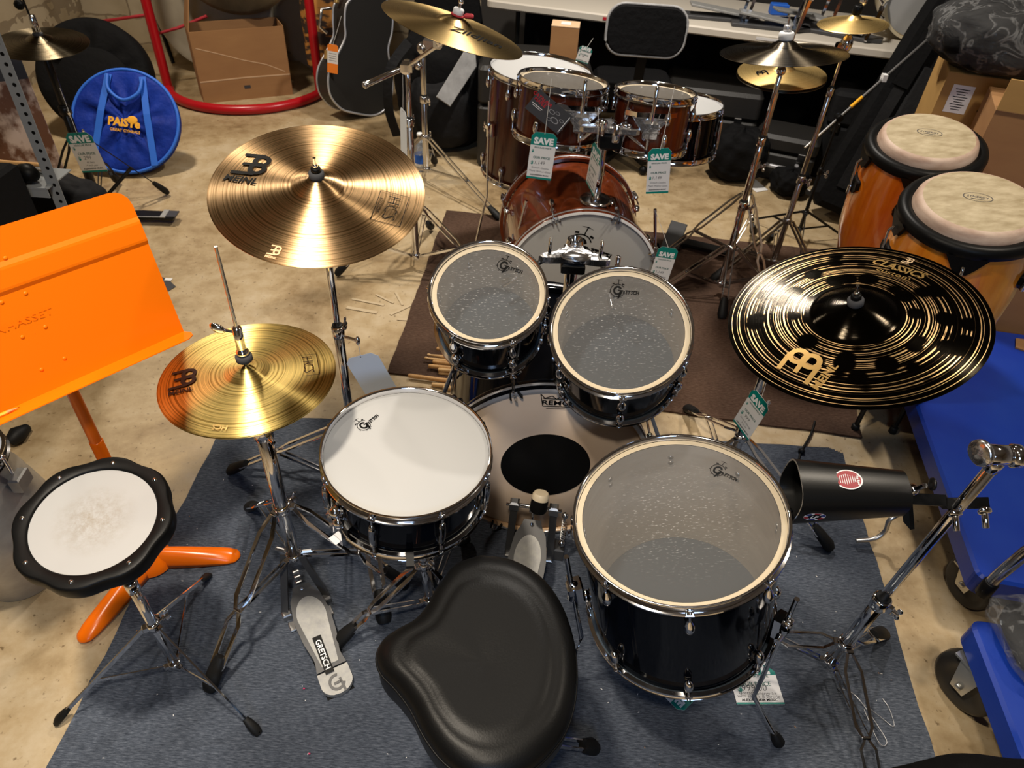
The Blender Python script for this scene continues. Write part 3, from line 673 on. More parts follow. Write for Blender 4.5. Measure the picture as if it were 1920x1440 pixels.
def crash_logos(mb, R):
    P_ = frame(CRN, (1, 0, 0), CRC); pl = lambda *a: (lambda q: Tr(q[0], q[1], 0) @ Rz(q[2]))(onplane(P_, *a, .010))
    loop_logo(mb, pl(478, 308, 48, 11), .0215, INK, True, None, 1.15)
    M = pl(731, 389, -11, 32)
    mb.text('HCS', .040, INK, M @ Tr(0, -.010, 0), 'c', -.018)
    for a, b in (((-.046, -.030), (-.046, .032)), ((-.046, .032), (.046, .032)), ((.046, .032), (.046, -.030)), ((.046, -.030), (-.046, -.030))):
        mb.bar([V((*a, 0)), V((*b, 0))], .0013, .0001, INK, (0, 0, 1), M)
    mb.text('BRONZE', .010, INK, M @ Tr(0, -.026, 0), 'c', 0, 0, 1.2)
    loop_logo(mb, pl(516, 466, 20, 5), .0075, ETCH)
CRC, CRN = V((-.445, 1.42, 1.051)), V((.073, -.247, .966)).normalized()
cymbal('crash_cymbal', 'large bronze crash cymbal tilted on the stand above the hi-hat', CRC, CRN, .2286, BRONZE, .085, .24, .085, crash_logos)
def ride_logos(mb, R):
    P_ = frame(RDN, (1, 0, 0), RDC); pl = lambda *a: (lambda q: Tr(q[0], q[1], 0) @ Rz(q[2]))(onplane(P_, *a, .010))
    loop_logo(mb, pl(1503, 680, 31, -31), .0225, GOLDINK)
    M = pl(1682, 508, 96, 30)
    mb.text('CLASSICS', .032, GOLDINK, M, 'c', .03, .25, .85)
    mb.text('custom', .021, GOLDINK, M @ Tr(0, -.022, 0), 'c', 0, .1, 1.2)
    loop_logo(mb, pl(1706, 485, 96, 30), .006, ETCH)
RDC, RDN = V((.712, 1.257, .917)), V((-.28, -.085, .952)).normalized()
cymbal('ride_cymbal', 'large dark ride cymbal with gold lathe marks, right of the black kit', RDC, RDN, .254, DARKCYM, .085, .335, .10, ride_logos)
def z_logos(mb, R):
    P_ = frame(ZN, (1, 0, 0), ZC_); q = onplane(P_, 893, 74, 63, 20, .012); M = Tr(q[0], q[1], 0) @ Rz(q[2]); mb.text('Zildjian', .060, INK, M, 'c', .012, .45, .95)
ZC_, ZN = V((-.254, 2.405, 1.137)), V((.269, .065, .961)).normalized()
cymbal('crash_cymbal', 'smooth golden crash cymbal tilted on the boom stand by the walnut floor tom', ZC_, ZN, .2286, OLDGOLD, .09, .26, .085, z_logos)
def scaled(p, k): return CP+(V(p)-CP)*k
DKC = scaled((.822, 2.519, 1.099), 1.09); DKR = .203*1.09
cymbal('crash_cymbal', 'grey bronze cymbal with white felt, on the tall stand behind the walnut snare', DKC, (-.09, .09, .99), DKR, GREYCYM, .11, .26, .10)
GDC = scaled((.956, 2.882, .931), 1.06)
def g_logos(mb, R): loop_logo(mb, Tr(-.09, -.03, 0) @ Rz(radians(90)), .013, INK, False)
cymbal('hi_hat_cymbal', 'yellow brass top hi-hat cymbal below the grey bronze cymbal', GDC, (-.07, -.05, 1), .175, PALEGOLD, .14, .27, .09, g_logos, group='brass hi-hat pair behind the kits')
cymbal('hi_hat_cymbal', 'dark edged bottom hi-hat cymbal under the yellow brass one', GDC-V((0, 0, .012)), (-.07, -.05, 1), .177, GREYCYM, .12, .27, .09, group='brass hi-hat pair behind the kits', inv=True)
SPC = V((1.197, 2.971, 1.097))
cymbal('splash_cymbal', 'small pale gold splash cymbal in front of the folding table', SPC, (-.12, .0, .99), .127, PALEGOLD, .18, .24, .12)
LDC = V((-2.067, 3.108, .796))
cymbal('hi_hat_cymbal', 'dark bronze hi-hat cymbal at the upper left, above the blue bag', LDC, (.06, -.07, 1), .183, cymbal_mat('dark_lathed_bronze', (.14, .115, .075), (.045, .036, .024), 220, .45, .28), .12, .28, .09)
# ---------------------------------------------------------------- stands
def up_(base, top):
    return (V(top)-V(base))
def stand(name, label, base, top, tubes, crown=None, low=None, feet=(), cat='stand', group=None, m=CHROME, style='double', footm=RUBBER, w=.017, legw=.011, slide=False, clamps=()):
    base = V(base); top = V(top); t = Th(name, label, cat, loc=(base.x, base.y, 0), group=group)
    ax = (top-base); P = lambda z: base+ax*((z-base.z)/ax.z); d = ax.normalized()
    for k, (z0, z1, r) in enumerate(tubes):
        o = t.part(['lower_tube', 'middle_tube', 'upper_rod', 'top_rod'][min(k, 3)], MB().cyl(P(z0), P(z1), r, m, 18, r*.15))
        if k < len(tubes)-1:
            q = P(z1); mb = MB().cyl(q-d*.022, q+d*.014, r*1.28, m, 18, .003)
            mb.cyl(q+d*.014, q+d*.019, r*1.05, RUBBER, 16, .001)
            side = V((sin(k*2.1+.8), -cos(k*2.1+.8), 0)); mb.cyl(q-d*.005, q-d*.005+side*(r+.022), .004, m, 10)
            mb.box((0, 0, 0), (.018, .012, .024), m, frame(side, d, q-d*.005+side*r*1.2), .002)
            wing(mb, frame(side, d, q-d*.005+side*(r+.018)), .9)
            t.part('height_clamp', mb)
    for q, r in clamps: t.part('memory_lock', MB().cyl(P(q)-d*.01, P(q)+d*.01, r, m, 16, .002))
    if feet:
        c = P(crown); l = P(low); rr = tubes[0][2]
        mb = MB().cyl(c-d*.016, c+d*.012, rr*1.3, m, 18, .003); lb_m = MB().cyl(l-d*.010, l+d*.008, rr*1.25, m, 18, .002)
        s0 = V((.6, .8, 0)); mb.cyl(c, c+s0*(rr+.02), .004, m, 8); wing(mb, frame(s0, d, c+s0*(rr+.014)), .9)
        for f in feet:
            h = V((f[0]-c.x, f[1]-c.y, 0)).normalized()
            mb.box((0, 0, 0), (.012, .016, .02), m, frame(h, d, c+h*rr*1.3), .002); lb_m.box((0, 0, 0), (.010, .012, .02), m, frame(h, d, l+h*rr*1.3), .002)
        t.part('leg_collar', mb); t.part('brace_collar', lb_m)
        for f in feet:
            f = V((f[0], f[1], f[2] if len(f) > 2 else .020)); h = V((f.x-c.x, f.y-c.y, 0)).normalized(); side = V((-h.y, h.x, 0))
            A = c+h*(rr*1.3+.006); B = f; mid = lerp(A, B, .55); mb = MB()
            if style == 'double':
                for s in (-1, 1):
                    pts = [A+side*s*.005, lerp(A, B, .12)+side*s*w, lerp(A, B, .48)+side*s*w, lerp(A, B, .56)+side*s*.005, lerp(A, B, .62)+side*s*w*.9, lerp(A, B, .86)+side*s*w*.8, lerp(A, B, .96)+side*s*.005]
                    mb.bar(pts, legw, .0042, m, (0, 0, 1))
                mb.cyl(mid-side*.010, mid+side*.010, .0045, m, 10)
            elif style == 'flat':
                for s in (-1, 1):
                    pts = [A+side*s*.012, lerp(A, B, .85)+side*s*.012, lerp(A, B, .97)+side*s*.007]
                    mb.bar(pts, .005, legw, m, (0, 0, 1))
                mb.cyl(mid-side*.014, mid+side*.014, .0045, m, 10)
            else: mb.bar([A, B], legw, .004, m, side)
            o = t.part('leg', mb)
            dd = (B-A).normalized(); k = 1.0 if style != 'single' else .55
            t.part('rubber_foot', MB().sweep([B-dd*.085*k, B-dd*.06*k, B-dd*.012, B+V((0, 0, -.004))], [(cos(2*pi*j/12)*.020*k, sin(2*pi*j/12)*.015*k) for j in range(12)], footm, (0, 0, 1), [.7, .95, 1.1, .85]), o)
            mb = MB(); q = l+h*(rr*1.3+.004)
            for s in ((-1, 1) if style != 'single' else (0,)): mb.bar([q+side*s*.006, mid+side*s*.008], .0028, legw*.9, m, (0, 0, 1))
            t.part('brace', mb)
    t.P = P; t.d = d
    return t
def seat_top(t, c, n, R, m=FELT, hc=.028, tip=.05, sleeve=.0055, name='felt_washer', bell=.0):
    """felt, sleeve and rod tip above a cymbal bell; c = rim centre, bell top about hc above"""
    n = V(n).normalized(); p = V(c)+n*hc
    t.part(name, MB().lathe([(.005, -.002), (.0135, -.002), (.0165, .002), (.0165, .012), (.013, .016), (.005, .016)], m, 28, frame(n, (1, 0, 0), p)))
    mb = MB().cyl(p-n*.03, p+n*tip, .0035, CHROME, 10); mb.cyl(p+n*.014, p+n*.026, .0105, INK, 18, .002); mb.cyl(p+n*.024, p+n*.034, sleeve, CHROME, 12, .001)
    t.part('tilter_rod', mb)
    mb = MB().cyl(p-n*.050, p-n*.030, .013, FELT, 18, .002); t.part('under_felt', mb)
    return p

# hi-hat stand ----------------------------------------------------
hb = V((-.549, 1.108, 0))
hh = stand('hi_hat_stand', 'chrome hi-hat stand with silver foot pedal left of the snare drum', hb+V((0, 0, .15)), (-.549, 1.108, .73), [(.155, .62, .0175), (.60, .745, .0135)], .355, .16,
           [(-.695, .800), (-.775, 1.365), (-.262, 1.128)], w=.019)
mb = MB().cyl((-.549, 1.108, .70), (-.549, 1.108, 1.085), .0035, CHROME2, 10); hh.part('pull_rod', mb)
mb = MB().cyl((-.549, 1.108, .82), (-.549, 1.108, .836), .017, FELT, 20, .003); mb.cyl((-.549, 1.108, .836), (-.549, 1.108, .848), .013, CHROME, 18, .003)
mb.cyl((-.549, 1.108, .846), (-.549, 1.108, .905), .0095, CHROME, 18, .002); mb.cyl((-.549, 1.108, .89), (-.578, 1.100, .902), .004, CHROME, 10)
mb.sph((-.583, 1.100, .905), .017, CHROME, 12, (1, .35, .6), Tr(-.583, 1.1, .905) @ Ry(.5) @ Tr(.583, -1.1, -.905))
hh.part('clutch', mb)
# pedal: local frame x along the board from toe to heel
toe = V((-.530, 1.062, 0)); heel = at(640, 1300, .02); heel.z = 0; ax = (heel-toe); LN = ax.length; ax.normalize()
PF = frame((0, 0, 1), ax, toe)
def pedal_parts(t, PF, LN, word, z0=.082, z1=.024, kw=1.0):
    def board(u):  # half width along the length
        pts = [(0, .020), (.05, .024), (.12, .036), (.30, .044), (.50, .040), (.68, .030), (.80, .036), (1, .037)]
        for (a, b), (c, d) in zip(pts, pts[1:]):
            if u <= c: return kw*(b+(d-b)*(u-a)/(c-a))
        return .036*kw
    zt = lambda u: z0-(z0-z1)*u
    n = 20; e = .78
    def slab(m, u0, u1, ins, dz, th, rnd=0):
        L_ = []; Rr = []
        for k in range(n+1):
            u = u0+(u1-u0)*k/n; w = board(u)-ins
            if rnd: 
                tt = min(k/n, 1-k/n)*n/10
                if tt < 1: w *= sqrt(max(0, 1-(1-tt)**2)) if (k/n > .5 or rnd > 1) else 1
            L_.append((u*LN, w)); Rr.append((u*LN, -w))
        poly = L_+Rr[::-1]
        mb = MB(); N_ = len(poly)
        mb.loops([[(x, y, zt(x/LN)+dz-th) for x, y in poly], [(x, y, zt(x/LN)+dz) for x, y in poly]], m, True, False, False, False, PF)
        for zz in (0, 1):
            fs = [(k, k+1, N_-2-k, N_-1-k) for k in range(n)]
            mb.add([(x, y, zt(x/LN)+dz-(0 if zz else th)) for x, y in poly], fs, m, False, PF)
        return mb
    fb = t.part('footboard', slab(DKALLOY, 0, e, 0, 0, .010), label='dark alloy footboard')
    # silver tread plate
    poly = []; k0 = 14
    for k in range(k0+1): a = pi/2+pi*k/k0; poly.append((.30+.20*cos(a)*1.0, .0365*sin(a)))
    poly = [(u*LN, y) for u, y in poly]+[(.72*LN, -.012), (.60*LN, -.004), (.74*LN, .006), (.60*LN, .022)]
    poly = [((.30+.18*cos(pi/2+pi*k/k0))*LN, .037*sin(pi/2+pi*k/k0)) for k in range(k0+1)]+[(.50*LN, -.030), (.75*LN, -.021), (.75*LN, .021), (.50*LN, .030)]
    mb = MB().loops([[(x, y, zt(x/LN)+.0003) for x, y in poly], [(x, y, zt(x/LN)+.0018) for x, y in poly]], SAND, True, False, True, False, PF)
    if word:
        T = PF @ Tr(.655*LN, -.008, zt(.655)+.0036) @ Ry((z0-z1)/LN); mb.box((0, 0, 0), (.100, .022, .0004), INK, T)
        mb.text('GRETSCH', .0195, WHITE, T @ Tr(0, -.0068, .0006) @ Rz(0), 'c', .02, 0, .95)
    t.part('tread_plate', mb, fb, label='pale sanded tread plate')
    hp = slab(SAND, .79, 1.0, 0, -.002, .014, 1)
    T = PF @ Tr(.905*LN, 0, zt(.905)-.0008) @ Ry((z0-z1)/LN); hp.ring2d(.014, .0205, DKALLOY, T @ Tr(0, 0, .001), 28, radians(-200), radians(70)); hp.box((.012, .010, .001), (.036, .006, .0004), DKALLOY, T @ Rz(.1)); hp.box((.002, .001, .001), (.006, .018, .0004), DKALLOY, T)
    t.part('heel_plate', hp, label='silver heel plate with dark engraved letter')
    bp = MB(); bp.box((LN*.5, 0, .004), (LN*.98, .072, .005), BLKPLA, PF, .002); t.part('base_plate', bp)
    mb = MB(); mb.cyl(PF @ V((.045*LN, 0, zt(.03)+.001)), PF @ V((.045*LN, 0, zt(.03)+.005)), .005, CHROME, 10)
    for s in (0, 1, 2): mb.box((.004-.004*s, 0, zt(0)-.002+.016*s), (.008, .016, .011), STEEL, PF @ Ry(-.2), .002)
    t.part('chain', mb)
    return zt
zt = pedal_parts(hh, PF, LN, True, .086, .024, 1.08)
for s in (-1, 1):
    mb = MB()
    a = hb+V((s*.024, -.01, .165)); b = PF @ V((.075*LN, s*.058, .02)); mb.bar([a, b], .019, .006, DKALLOY, (0, 1, 0)); mb.box((.085*LN, s*.054, .016), (.020, .024, .024), STEEL, PF, .003)
    hh.part('frame_strut', mb)
mb = MB(); mb.box((.06, 0, .010), (.030, .118, .006), STEEL, PF, .002)
hh.part('toe_plate', mb)
for s in (-1, 1): hh.part('leg_lug', MB().box((0, 0, 0), (.030, .012, .012), STEEL, frame((0, 0, 1), (s, .25, 0), hb+V((s*.035, .005, .168))), .004))

# snare stand -----------------------------------------------------
sb = V((-.185, 1.055, 0)); sc, sn_ = V(SN['c']), V(SN['n']).normalized()
ss = stand('snare_stand', 'chrome snare stand with black rubber basket tips under the snare drum', sb+V((0, 0, .06)), (-.205, 1.07, .44), [(.06, .26, .0125), (.26, .43, .0095)], .22, .07, [(-.11, 1.30), (-.42, .93), (.02, .87)], w=.012)
q = V((-.205, 1.07, .43)); mb0 = MB().cyl(q-V((0, 0, .02)), q+V((0, 0, .02)), .018, CHROME, 18, .004); mb0.sph(q+V((0, 0, .025)), .016, CHROME, 14); ss.part('basket_hub', mb0)
for a in (-80, 40, 160):
    d = V((cos(radians(a)), sin(radians(a)), 0)); d = (d-sn_*d.dot(sn_)).normalized(); rim = sc-sn_*.148+d*.186
    mb = MB().bar([q+V((0, 0, .02))+d*.01, rim-d*.02-sn_*.015, rim+d*.004-sn_*.004, rim+d*.010+sn_*.012], .016, .005, CHROME, d.cross(V((0, 0, 1))))
    arm = ss.part('basket_arm', mb)
    ss.part('rubber_tip', MB().bar([rim-d*.012-sn_*.012, rim+d*.009-sn_*.004, rim+d*.016+sn_*.018], .030, .017, RUBBER, d.cross(V((0, 0, 1)))), arm)

# crash and ride stands -------------------------------------------
cb = V((-.445, 1.42, 0))
cs = stand('cymbal_stand', 'straight chrome cymbal stand under the bronze crash cymbal', cb+V((0, 0, .06)), (-.445, 1.42, 1.0), [(.06, .38, .0145), (.36, .675, .0125), (.66, .995, .0085)], .34, .09, [(-.885, 1.505), (-.13, 1.72), (-.30, 1.01)], group='straight cymbal stands')
mb = MB().cyl((-.445, 1.42, .98), CRC-CRN*.006, .009, CHROME, 14, .002); mb.sph((-.445, 1.42, .995), .015, CHROME, 14); cs.part('tilter', mb)
cs.part('wing_screw', MB().tube([(-.445, 1.42, .66), (-.40, 1.405, .66)], .004, CHROME, 8).sph((-.393, 1.402, .66), .013, CHROME, 12, (.5, .5, 1)))
seat_top(cs, CRC, CRN, .2286, hc=.036)
rb = V((.706, 1.564, 0))
rs = stand('boom_stand', 'chrome boom stand with three braced legs under the dark ride cymbal', rb+V((0, 0, .06)), (.706, 1.564, .76), [(.06, .42, .0145), (.40, .62, .0125), (.60, .76, .010)], .26, .09, [(1.00, 1.35), (.648, 1.945), (.45, 1.33)], group='boom stands')
mb = MB().sph((.706, 1.564, .765), .022, CHROME, 16); mb.cyl((.706, 1.564, .75), (.706, 1.564, .785), .017, CHROME, 16, .003)
bdir = (RDC-V((.706, 1.564, .765))).normalized(); mb.cyl(V((.706, 1.564, .765))-bdir*.06, RDC-RDN*.01, .0075, CHROME, 14, .001); rs.part('boom_arm', mb)
seat_top(rs, RDC, RDN, .254, hc=.042)

# spare stand holding the cowbell ---------------------------------
b0 = V((.87, .96, .045)); zt_ = .86; t0 = at(1872, 862, zt_)
rst = stand('cymbal_stand', 'chrome cymbal stand without cymbal, holding the black cowbell', b0, t0, [(.045, .36, .0165), (.33, .835, .0115)], .155, .06, [(.62, .985, .10), (1.064, 1.073), (.893, .615)], group='straight cymbal stands', legw=.007, w=.020)
d = rst.d; mb = MB().cyl(t0-d*.03, t0, .014, CHROME, 16, .003)
mb.cyl(t0+V((-.030, 0, .012)), t0+V((.012, 0, .012)), .019, CHROME, 20, .004); mb.cyl(t0+V((.012, 0, .012)), t0+V((.036, .0, .012)), .022, CHROME, 24, .006); mb.cyl(t0+V((-.046, -.004, .016)), t0+V((-.034, 0, .016)), .025, STAR, 20, .003)
rst.part('tilter', mb)

# cowbell ----------------------------------------------------------
cwz = rst.P
zc = .60
while proj(rst.P(zc))[1] > 952: zc += .005
J = rst.P(zc)
dJ = (J-CP).dot(_fw)
def pd(x, y, k=0.0): return CP+ray(x, y)*(dJ+k)
A0 = pd(1482, 922, .01); A1 = pd(1690, 925, -.0)
axc = (A1-A0); LC = axc.length; axc.normalize()
CB = frame(axc, (0, -.25, .97), A0)     # local z along the bell, x up
ct = Th('cowbell', 'black cowbell with red oval sticker clamped to the spare chrome stand', 'cowbell', M=CB)
def bellring(z, w, h, s=0.0):
    out = []
    for k in range(28):
        a = 2*pi*k/28; c, s_ = cos(a), sin(a)
        out.append((h*(abs(c)**.75)*(1 if c > 0 else -1), w*(abs(s_)**.6)*(1 if s_ > 0 else -1), z))
    return out
mb = MB(); rings = [bellring(LC*k, .050*(1-.30*k)+.006, .066-.026*k) for k in (0, .25, .5, .75, 1)]
mb.loops(rings, BLKMET, True, False, True); mb.loops([[(x*.95, y*.95, z) for x, y, z in r] for r in rings][:4], BLKMET, True, False, True)
ring0 = rings[0]; mb.loops([ring0, [(x*.95, y*.95, z) for x, y, z in ring0]], STEEL, True, False, False)
ct.part('bell_body', mb, local=True)
def onbell(z, y): # top side point toward the camera
    k = z/LC; return None
stk = MB(); 
def face_frame(px, py, up=(0, 0, 1)):
    """frame on the bell surface seen at pixel, by marching the ray"""
    r = ray(px, py).normalized(); p = CP.copy(); inv = CB.inverted(); lo = dJ-.25; hi = dJ+.1
    for i in range(400):
        p = CP+ray(px, py)*(lo+(hi-lo)*i/400); q = inv @ p; k = q.z/LC
        if 0 <= k <= 1:
            w, h = .050*(1-.30*k)+.006, .066-.026*k
            if (abs(q.x)/h)**(2/.75)+(abs(q.y)/w)**(2/.6) < 1: break
    k = q.z/LC; w, h = .050*(1-.30*k)+.006, .066-.026*k
    g = V(((abs(q.x)/h)**(2/.75-1)/h*(1 if q.x > 0 else -1), (abs(q.y)/w)**(2/.6-1)/w*(1 if q.y > 0 else -1), .10)).normalized()
    nn = (CB.to_3x3() @ g).normalized(); return frame(nn, axc, p+nn*.0022)
T = face_frame(1590, 900)
mb = MB(); S = Matrix.Diagonal((1, .78, 1, 1)); mb.lathe([(0, .0), (.0265, .0)], WHITE, 36, T @ S, smooth=False); mb.lathe([(0, .0005), (.0235, .0005)], STICKER, 36, T @ S, smooth=False)
for k in range(7): mb.box((-.016+.004*k, 0, .001), (.0012, .022-.0012*abs(k-3)*2, .0002), WHITE, T)
mb.text('The Red', .0065, WHITE, T @ Tr(.0155, 0, .001) @ Rz(-pi/2), 'c', .04); mb.text('One', .006, WHITE, T @ Tr(.0105, 0, .001) @ Rz(-pi/2), 'c', .04)
ct.part('sticker', mb, label='white bordered red oval sticker')
T = face_frame(1527, 967)
mb = MB(); S = Matrix.Diagonal((1, .72, 1, 1)); mb.lathe([(0, .0), (.0205, .0)], WHITE, 36, T @ S, smooth=False)
for k in range(6): mb.ring2d(.0125, .0200, STICKER if k % 2 else STKBLUE, T @ S @ Tr(0, 0, .0004), 8, radians(60*k), radians(60*k+42))
mb.lathe([(0, .0006), (.0125, .0006)], INK, 30, T @ S, smooth=False); mb.text('LP', .014, WHITE, T @ Tr(0, -.005, .001), 'c', .04, .1)
ct.part('sticker', mb, label='small round sticker with red white and blue border')
# clamp
ct2 = pd(1712, 935); mb = MB(); a = pd(1700, 935, .01); b = pd(1850, 943, .01)
mb.bar([a, lerp(a, b, .45), lerp(a, b, .5)+V((0, 0, -.008)), b], .022, .018, BLKPLA, (0, -.6, .8)); mb.bar([pd(1692, 905, .0), pd(1700, 935, .0), pd(1704, 985, .02)], .030, .008, BLKPLA, axc)
cl = ct.part('mount_bracket', mb)
for px, py in ((1790, 955), (1845, 950)):
    p = pd(px, py, -.012); mb = MB(); mb.cyl(p, p+V((.004, -.030, -.028)), .006, CHROME, 12, .001); mb.sph(p+V((0, -.008, -.004)), .014, CHROME, 10, (1, .4, .8)); ct.part('wing_bolt', mb)
p = pd(1712, 918, -.01); mb = MB().cyl(p, p+V((.0, -.02, .035)), .005, CHROME, 10); mb.sph(p, .012, CHROME, 12); mb.sph(p+V((.012, -.02, .04)), .013, BLKMET, 10, (.4, 1, 1)); ct.part('wing_bolt', mb)

# ---------------------------------------------------------------- bass drum pedal
pb = V((.098, 1.285, 0)); ph_ = at(985, 1075, .03); ph_.z = 0
toe2 = V((.082, 1.258, 0)); ax2 = V((-.03, -.30, 0)).normalized(); LN2 = .33
kp = Th('kick_pedal', 'bass drum pedal with silver footboard and felt beater, before the black bass drum', 'pedal', loc=toe2)
PF2 = frame((0, 0, 1), ax2, toe2); pedal_parts(kp, PF2, LN2, False, .178, .03, 1.2)
for s in (-1, 1):
    base = PF2 @ V((.0, s*.062, .01)); topp = PF2 @ V((-.015, s*.055, .215))
    mb = MB().bar([base, lerp(base, topp, .4), topp], .020, .012, DKALLOY, (0, 1, 0)); kp.part('frame_post', mb)
    kp.part('bearing_block', MB().box((0, 0, 0), (.026, .026, .034), STEEL, frame((0, 0, 1), ax2, topp), .005))
axl = [PF2 @ V((-.015, s*.078, .215)) for s in (-1, 1)]
mb = MB().cyl(axl[0], axl[1], .006, CHROME, 14, .001); mb.cyl(PF2 @ V((-.015, -.012, .215)), PF2 @ V((-.015, .012, .215)), .017, STEEL, 18, .002); kp.part('axle', mb)
bc = PF2 @ V((.012, .014, .268)); mb = MB().cyl(PF2 @ V((-.010, 0, .16)), PF2 @ V((.004, -.004, .262)), .004, CHROME, 10)
bt = kp.part('beater_shaft', mb)
mb = MB().lathe([(0, -.026), (.021, -.025), (.0235, -.020), (.0235, .014)], INK, 24, frame((.1, .35, .93), (1, 0, 0), bc)); mb.lathe([(.0235, .014), (.023, .026), (.019, .032), (0, .033)], CREAM, 24, frame((.1, .35, .93), (1, 0, 0), bc))
kp.part('beater_head', mb, bt, label='black beater with cream felt face')
mb = MB(); a = PF2 @ V((-.01, .088, .205)); b2 = PF2 @ V((-.005, .090, .085))
mb.tube([a+(b2-a)*(k/60)+V((cos(k*1.26)*.007, sin(k*1.26)*.007, 0)) for k in range(12, 52)], .0013, STEEL, 6); mb.cyl(a, lerp(a, b2, .22), .003, CHROME, 8); mb.cyl(lerp(a, b2, .85), b2, .003, CHROME, 8); mb.sph(a, .010, CHROME2, 12); mb.sph(b2, .010, CHROME2, 12)
kp.part('spring', mb)
mb = MB().box((-.01, 0, .012), (.05, .14, .012), STEEL, PF2, .003); mb.box((-.02, .085, .03), (.04, .03, .05), DKALLOY, PF2, .004); mb.box((-.045, 0, .025), (.045, .05, .014), DKALLOY, PF2, .003); kp.part('hoop_clamp', mb)

# ---------------------------------------------------------------- tom holders
th = Th('tom_holder', 'chrome star shaped double tom holder between the black rack toms', 'tom holder', loc=(.135, 1.575, .58))
pc = V((.133, 1.575, 0)); zt3 = .86
th.part('post', MB().cyl(pc+V((0, 0, .575)), pc+V((0, 0, zt3-.012)), .016, CHROME, 20, .002).cyl(pc+V((0, 0, .572)), pc+V((0, 0, .585)), .045, CHROME, 28, .004))
def star_plate(mb, c, s, flip=1, ring=True):
    pts = []
    for k in range(40):
        a = 2*pi*k/40; r = s*(.62+.25*cos(3*(a-pi/2))+.10*cos(6*(a-pi/2))); pts.append((c.x+r*1.25*cos(a), c.y-flip*.0+r*.62*sin(a)))
    mb.prism(pts, c.z-.014, c.z+.010, STAR, None, .004)
mb = MB(); star_plate(mb, V((.133, 1.545, zt3)), .082); mb.lathe([(.010, .008), (.016, .020), (.020, .020), (.022, .008)], CHROME, 24, Tr(.135, 1.590, zt3)); mb.lathe([(0, .0105), (.026, .0105), (.028, .013), (.030, .0105)], CHROME2, 32, Tr(.135, 1.520, zt3) @ Matrix.Diagonal((1.25, .75, 1, 1)))
mb.lathe([(0, .019), (.011, .012)], INK, 20, Tr(.135, 1.590, zt3-.004))
th.part('star_plate', mb)
mb = MB().box((.133, 1.550, zt3-.032), (.060, .05, .030), BLKPLA, None, .006); th.part('clamp_body', mb)
for sx, tgt in ((-1, V((-.04, 1.475, .80))), (1, V((.235, 1.445, .775)))):
    a = V((.133+sx*.055, 1.55, zt3-.012)); mb = MB().tube([a-V((sx*.02, 0, 0)), a, a+V((sx*.015, -.01, 0)), tgt], .0065, CHROME, 12); arm = th.part('tom_arm', mb)
    mb = MB(); p = V((.133+sx*.062, 1.525, zt3+.008)); mb.cyl(p, p+V((0, 0, .032)), .005, CHROME, 10, .001); mb.sph(p+V((0, 0, .038)), .012, CHROME, 12, (.4, 1, 1)); th.part('wing_bolt', mb)
p = dep(1160, 480, 1.50); mb = MB().cyl(p-V((0, .02, .12)), p, .0065, CHROME, 12, .002); th.part('arm_rod', mb)

tw = Th('tom_holder', 'chrome double tom holder with round foot plate on the walnut bass drum', 'tom holder', loc=(.262, 2.43, .58))
wc = V((.262, 2.43, 0)); 
mb = MB().cyl(wc+V((0, 0, .578)), wc+V((0, 0, .845)), .016, CHROME, 20, .002); tw.part('post', mb)
tw.part('foot_plate', MB().lathe([(0, .014), (.018, .014), (.052, .009), (.058, .004), (.058, -.002), (0, -.002)], CHROME2, 36, Tr(wc+V((0, 0, .581)))))
tw.part('clamp_body', MB().box((.285, 2.43, .81), (.075, .07, .055), BLKPLA, None, .008).cyl((.30, 2.41, .81), (.30, 2.41, .87), .02, CHROME, 16, .003))
mb = MB(); star_plate(mb, V((.275, 2.42, .855)), .095); mb.sph((.245, 2.40, .875), .022, CHROME, 14, (1, 1, .6)); mb.sph((.33, 2.41, .87), .018, CHROME, 12, (1.3, 1, .6)); mb.cyl((.25, 2.38, .84), (.25, 2.36, .895), .008, CHROME, 12, .002)
tw.part('star_plate', mb)
for sx, tx, y, zz in ((-1, .178, 2.435, .79), (1, .408, 2.385, .80)):
    tgt = V((tx, y, zz)); a = V((.275+sx*.05, 2.42, .845))
    mb = MB().tube([a, lerp(a, tgt, .7), tgt, tgt+V((0, 0, .05))], .0065, CHROME, 12); mb.cyl(tgt+V((0, 0, .03)), tgt+V((0, 0, .21)), .0065, CHROME, 12, .002); arm = tw.part('tom_arm', mb)
    mb = MB().box((tx, y+.012, zz+.065), (.050, .045, .07), STAR, None, .010); mb.prism([(-.065, .0), (-.05, -.02), (-.02, -.06), (.02, -.06), (.05, -.02), (.065, .0)], 0, .012, STAR, frame((0, -1, 0), (1, 0, 0), (tx, y+.02, zz+.105)), .003); mb.bar([(tx-.085, y+.03, zz+.112), (tx-.05, y+.012, zz+.112), (tx+.05, y+.012, zz+.112), (tx+.085, y+.03, zz+.112)], .006, .016, CHROME, (0, 0, 1)); mb.sph((tx+.030, y+.004, zz+.065), .011, CHROME, 10, (.5, 1, 1.6))
    tw.part('tom_bracket', mb, arm)

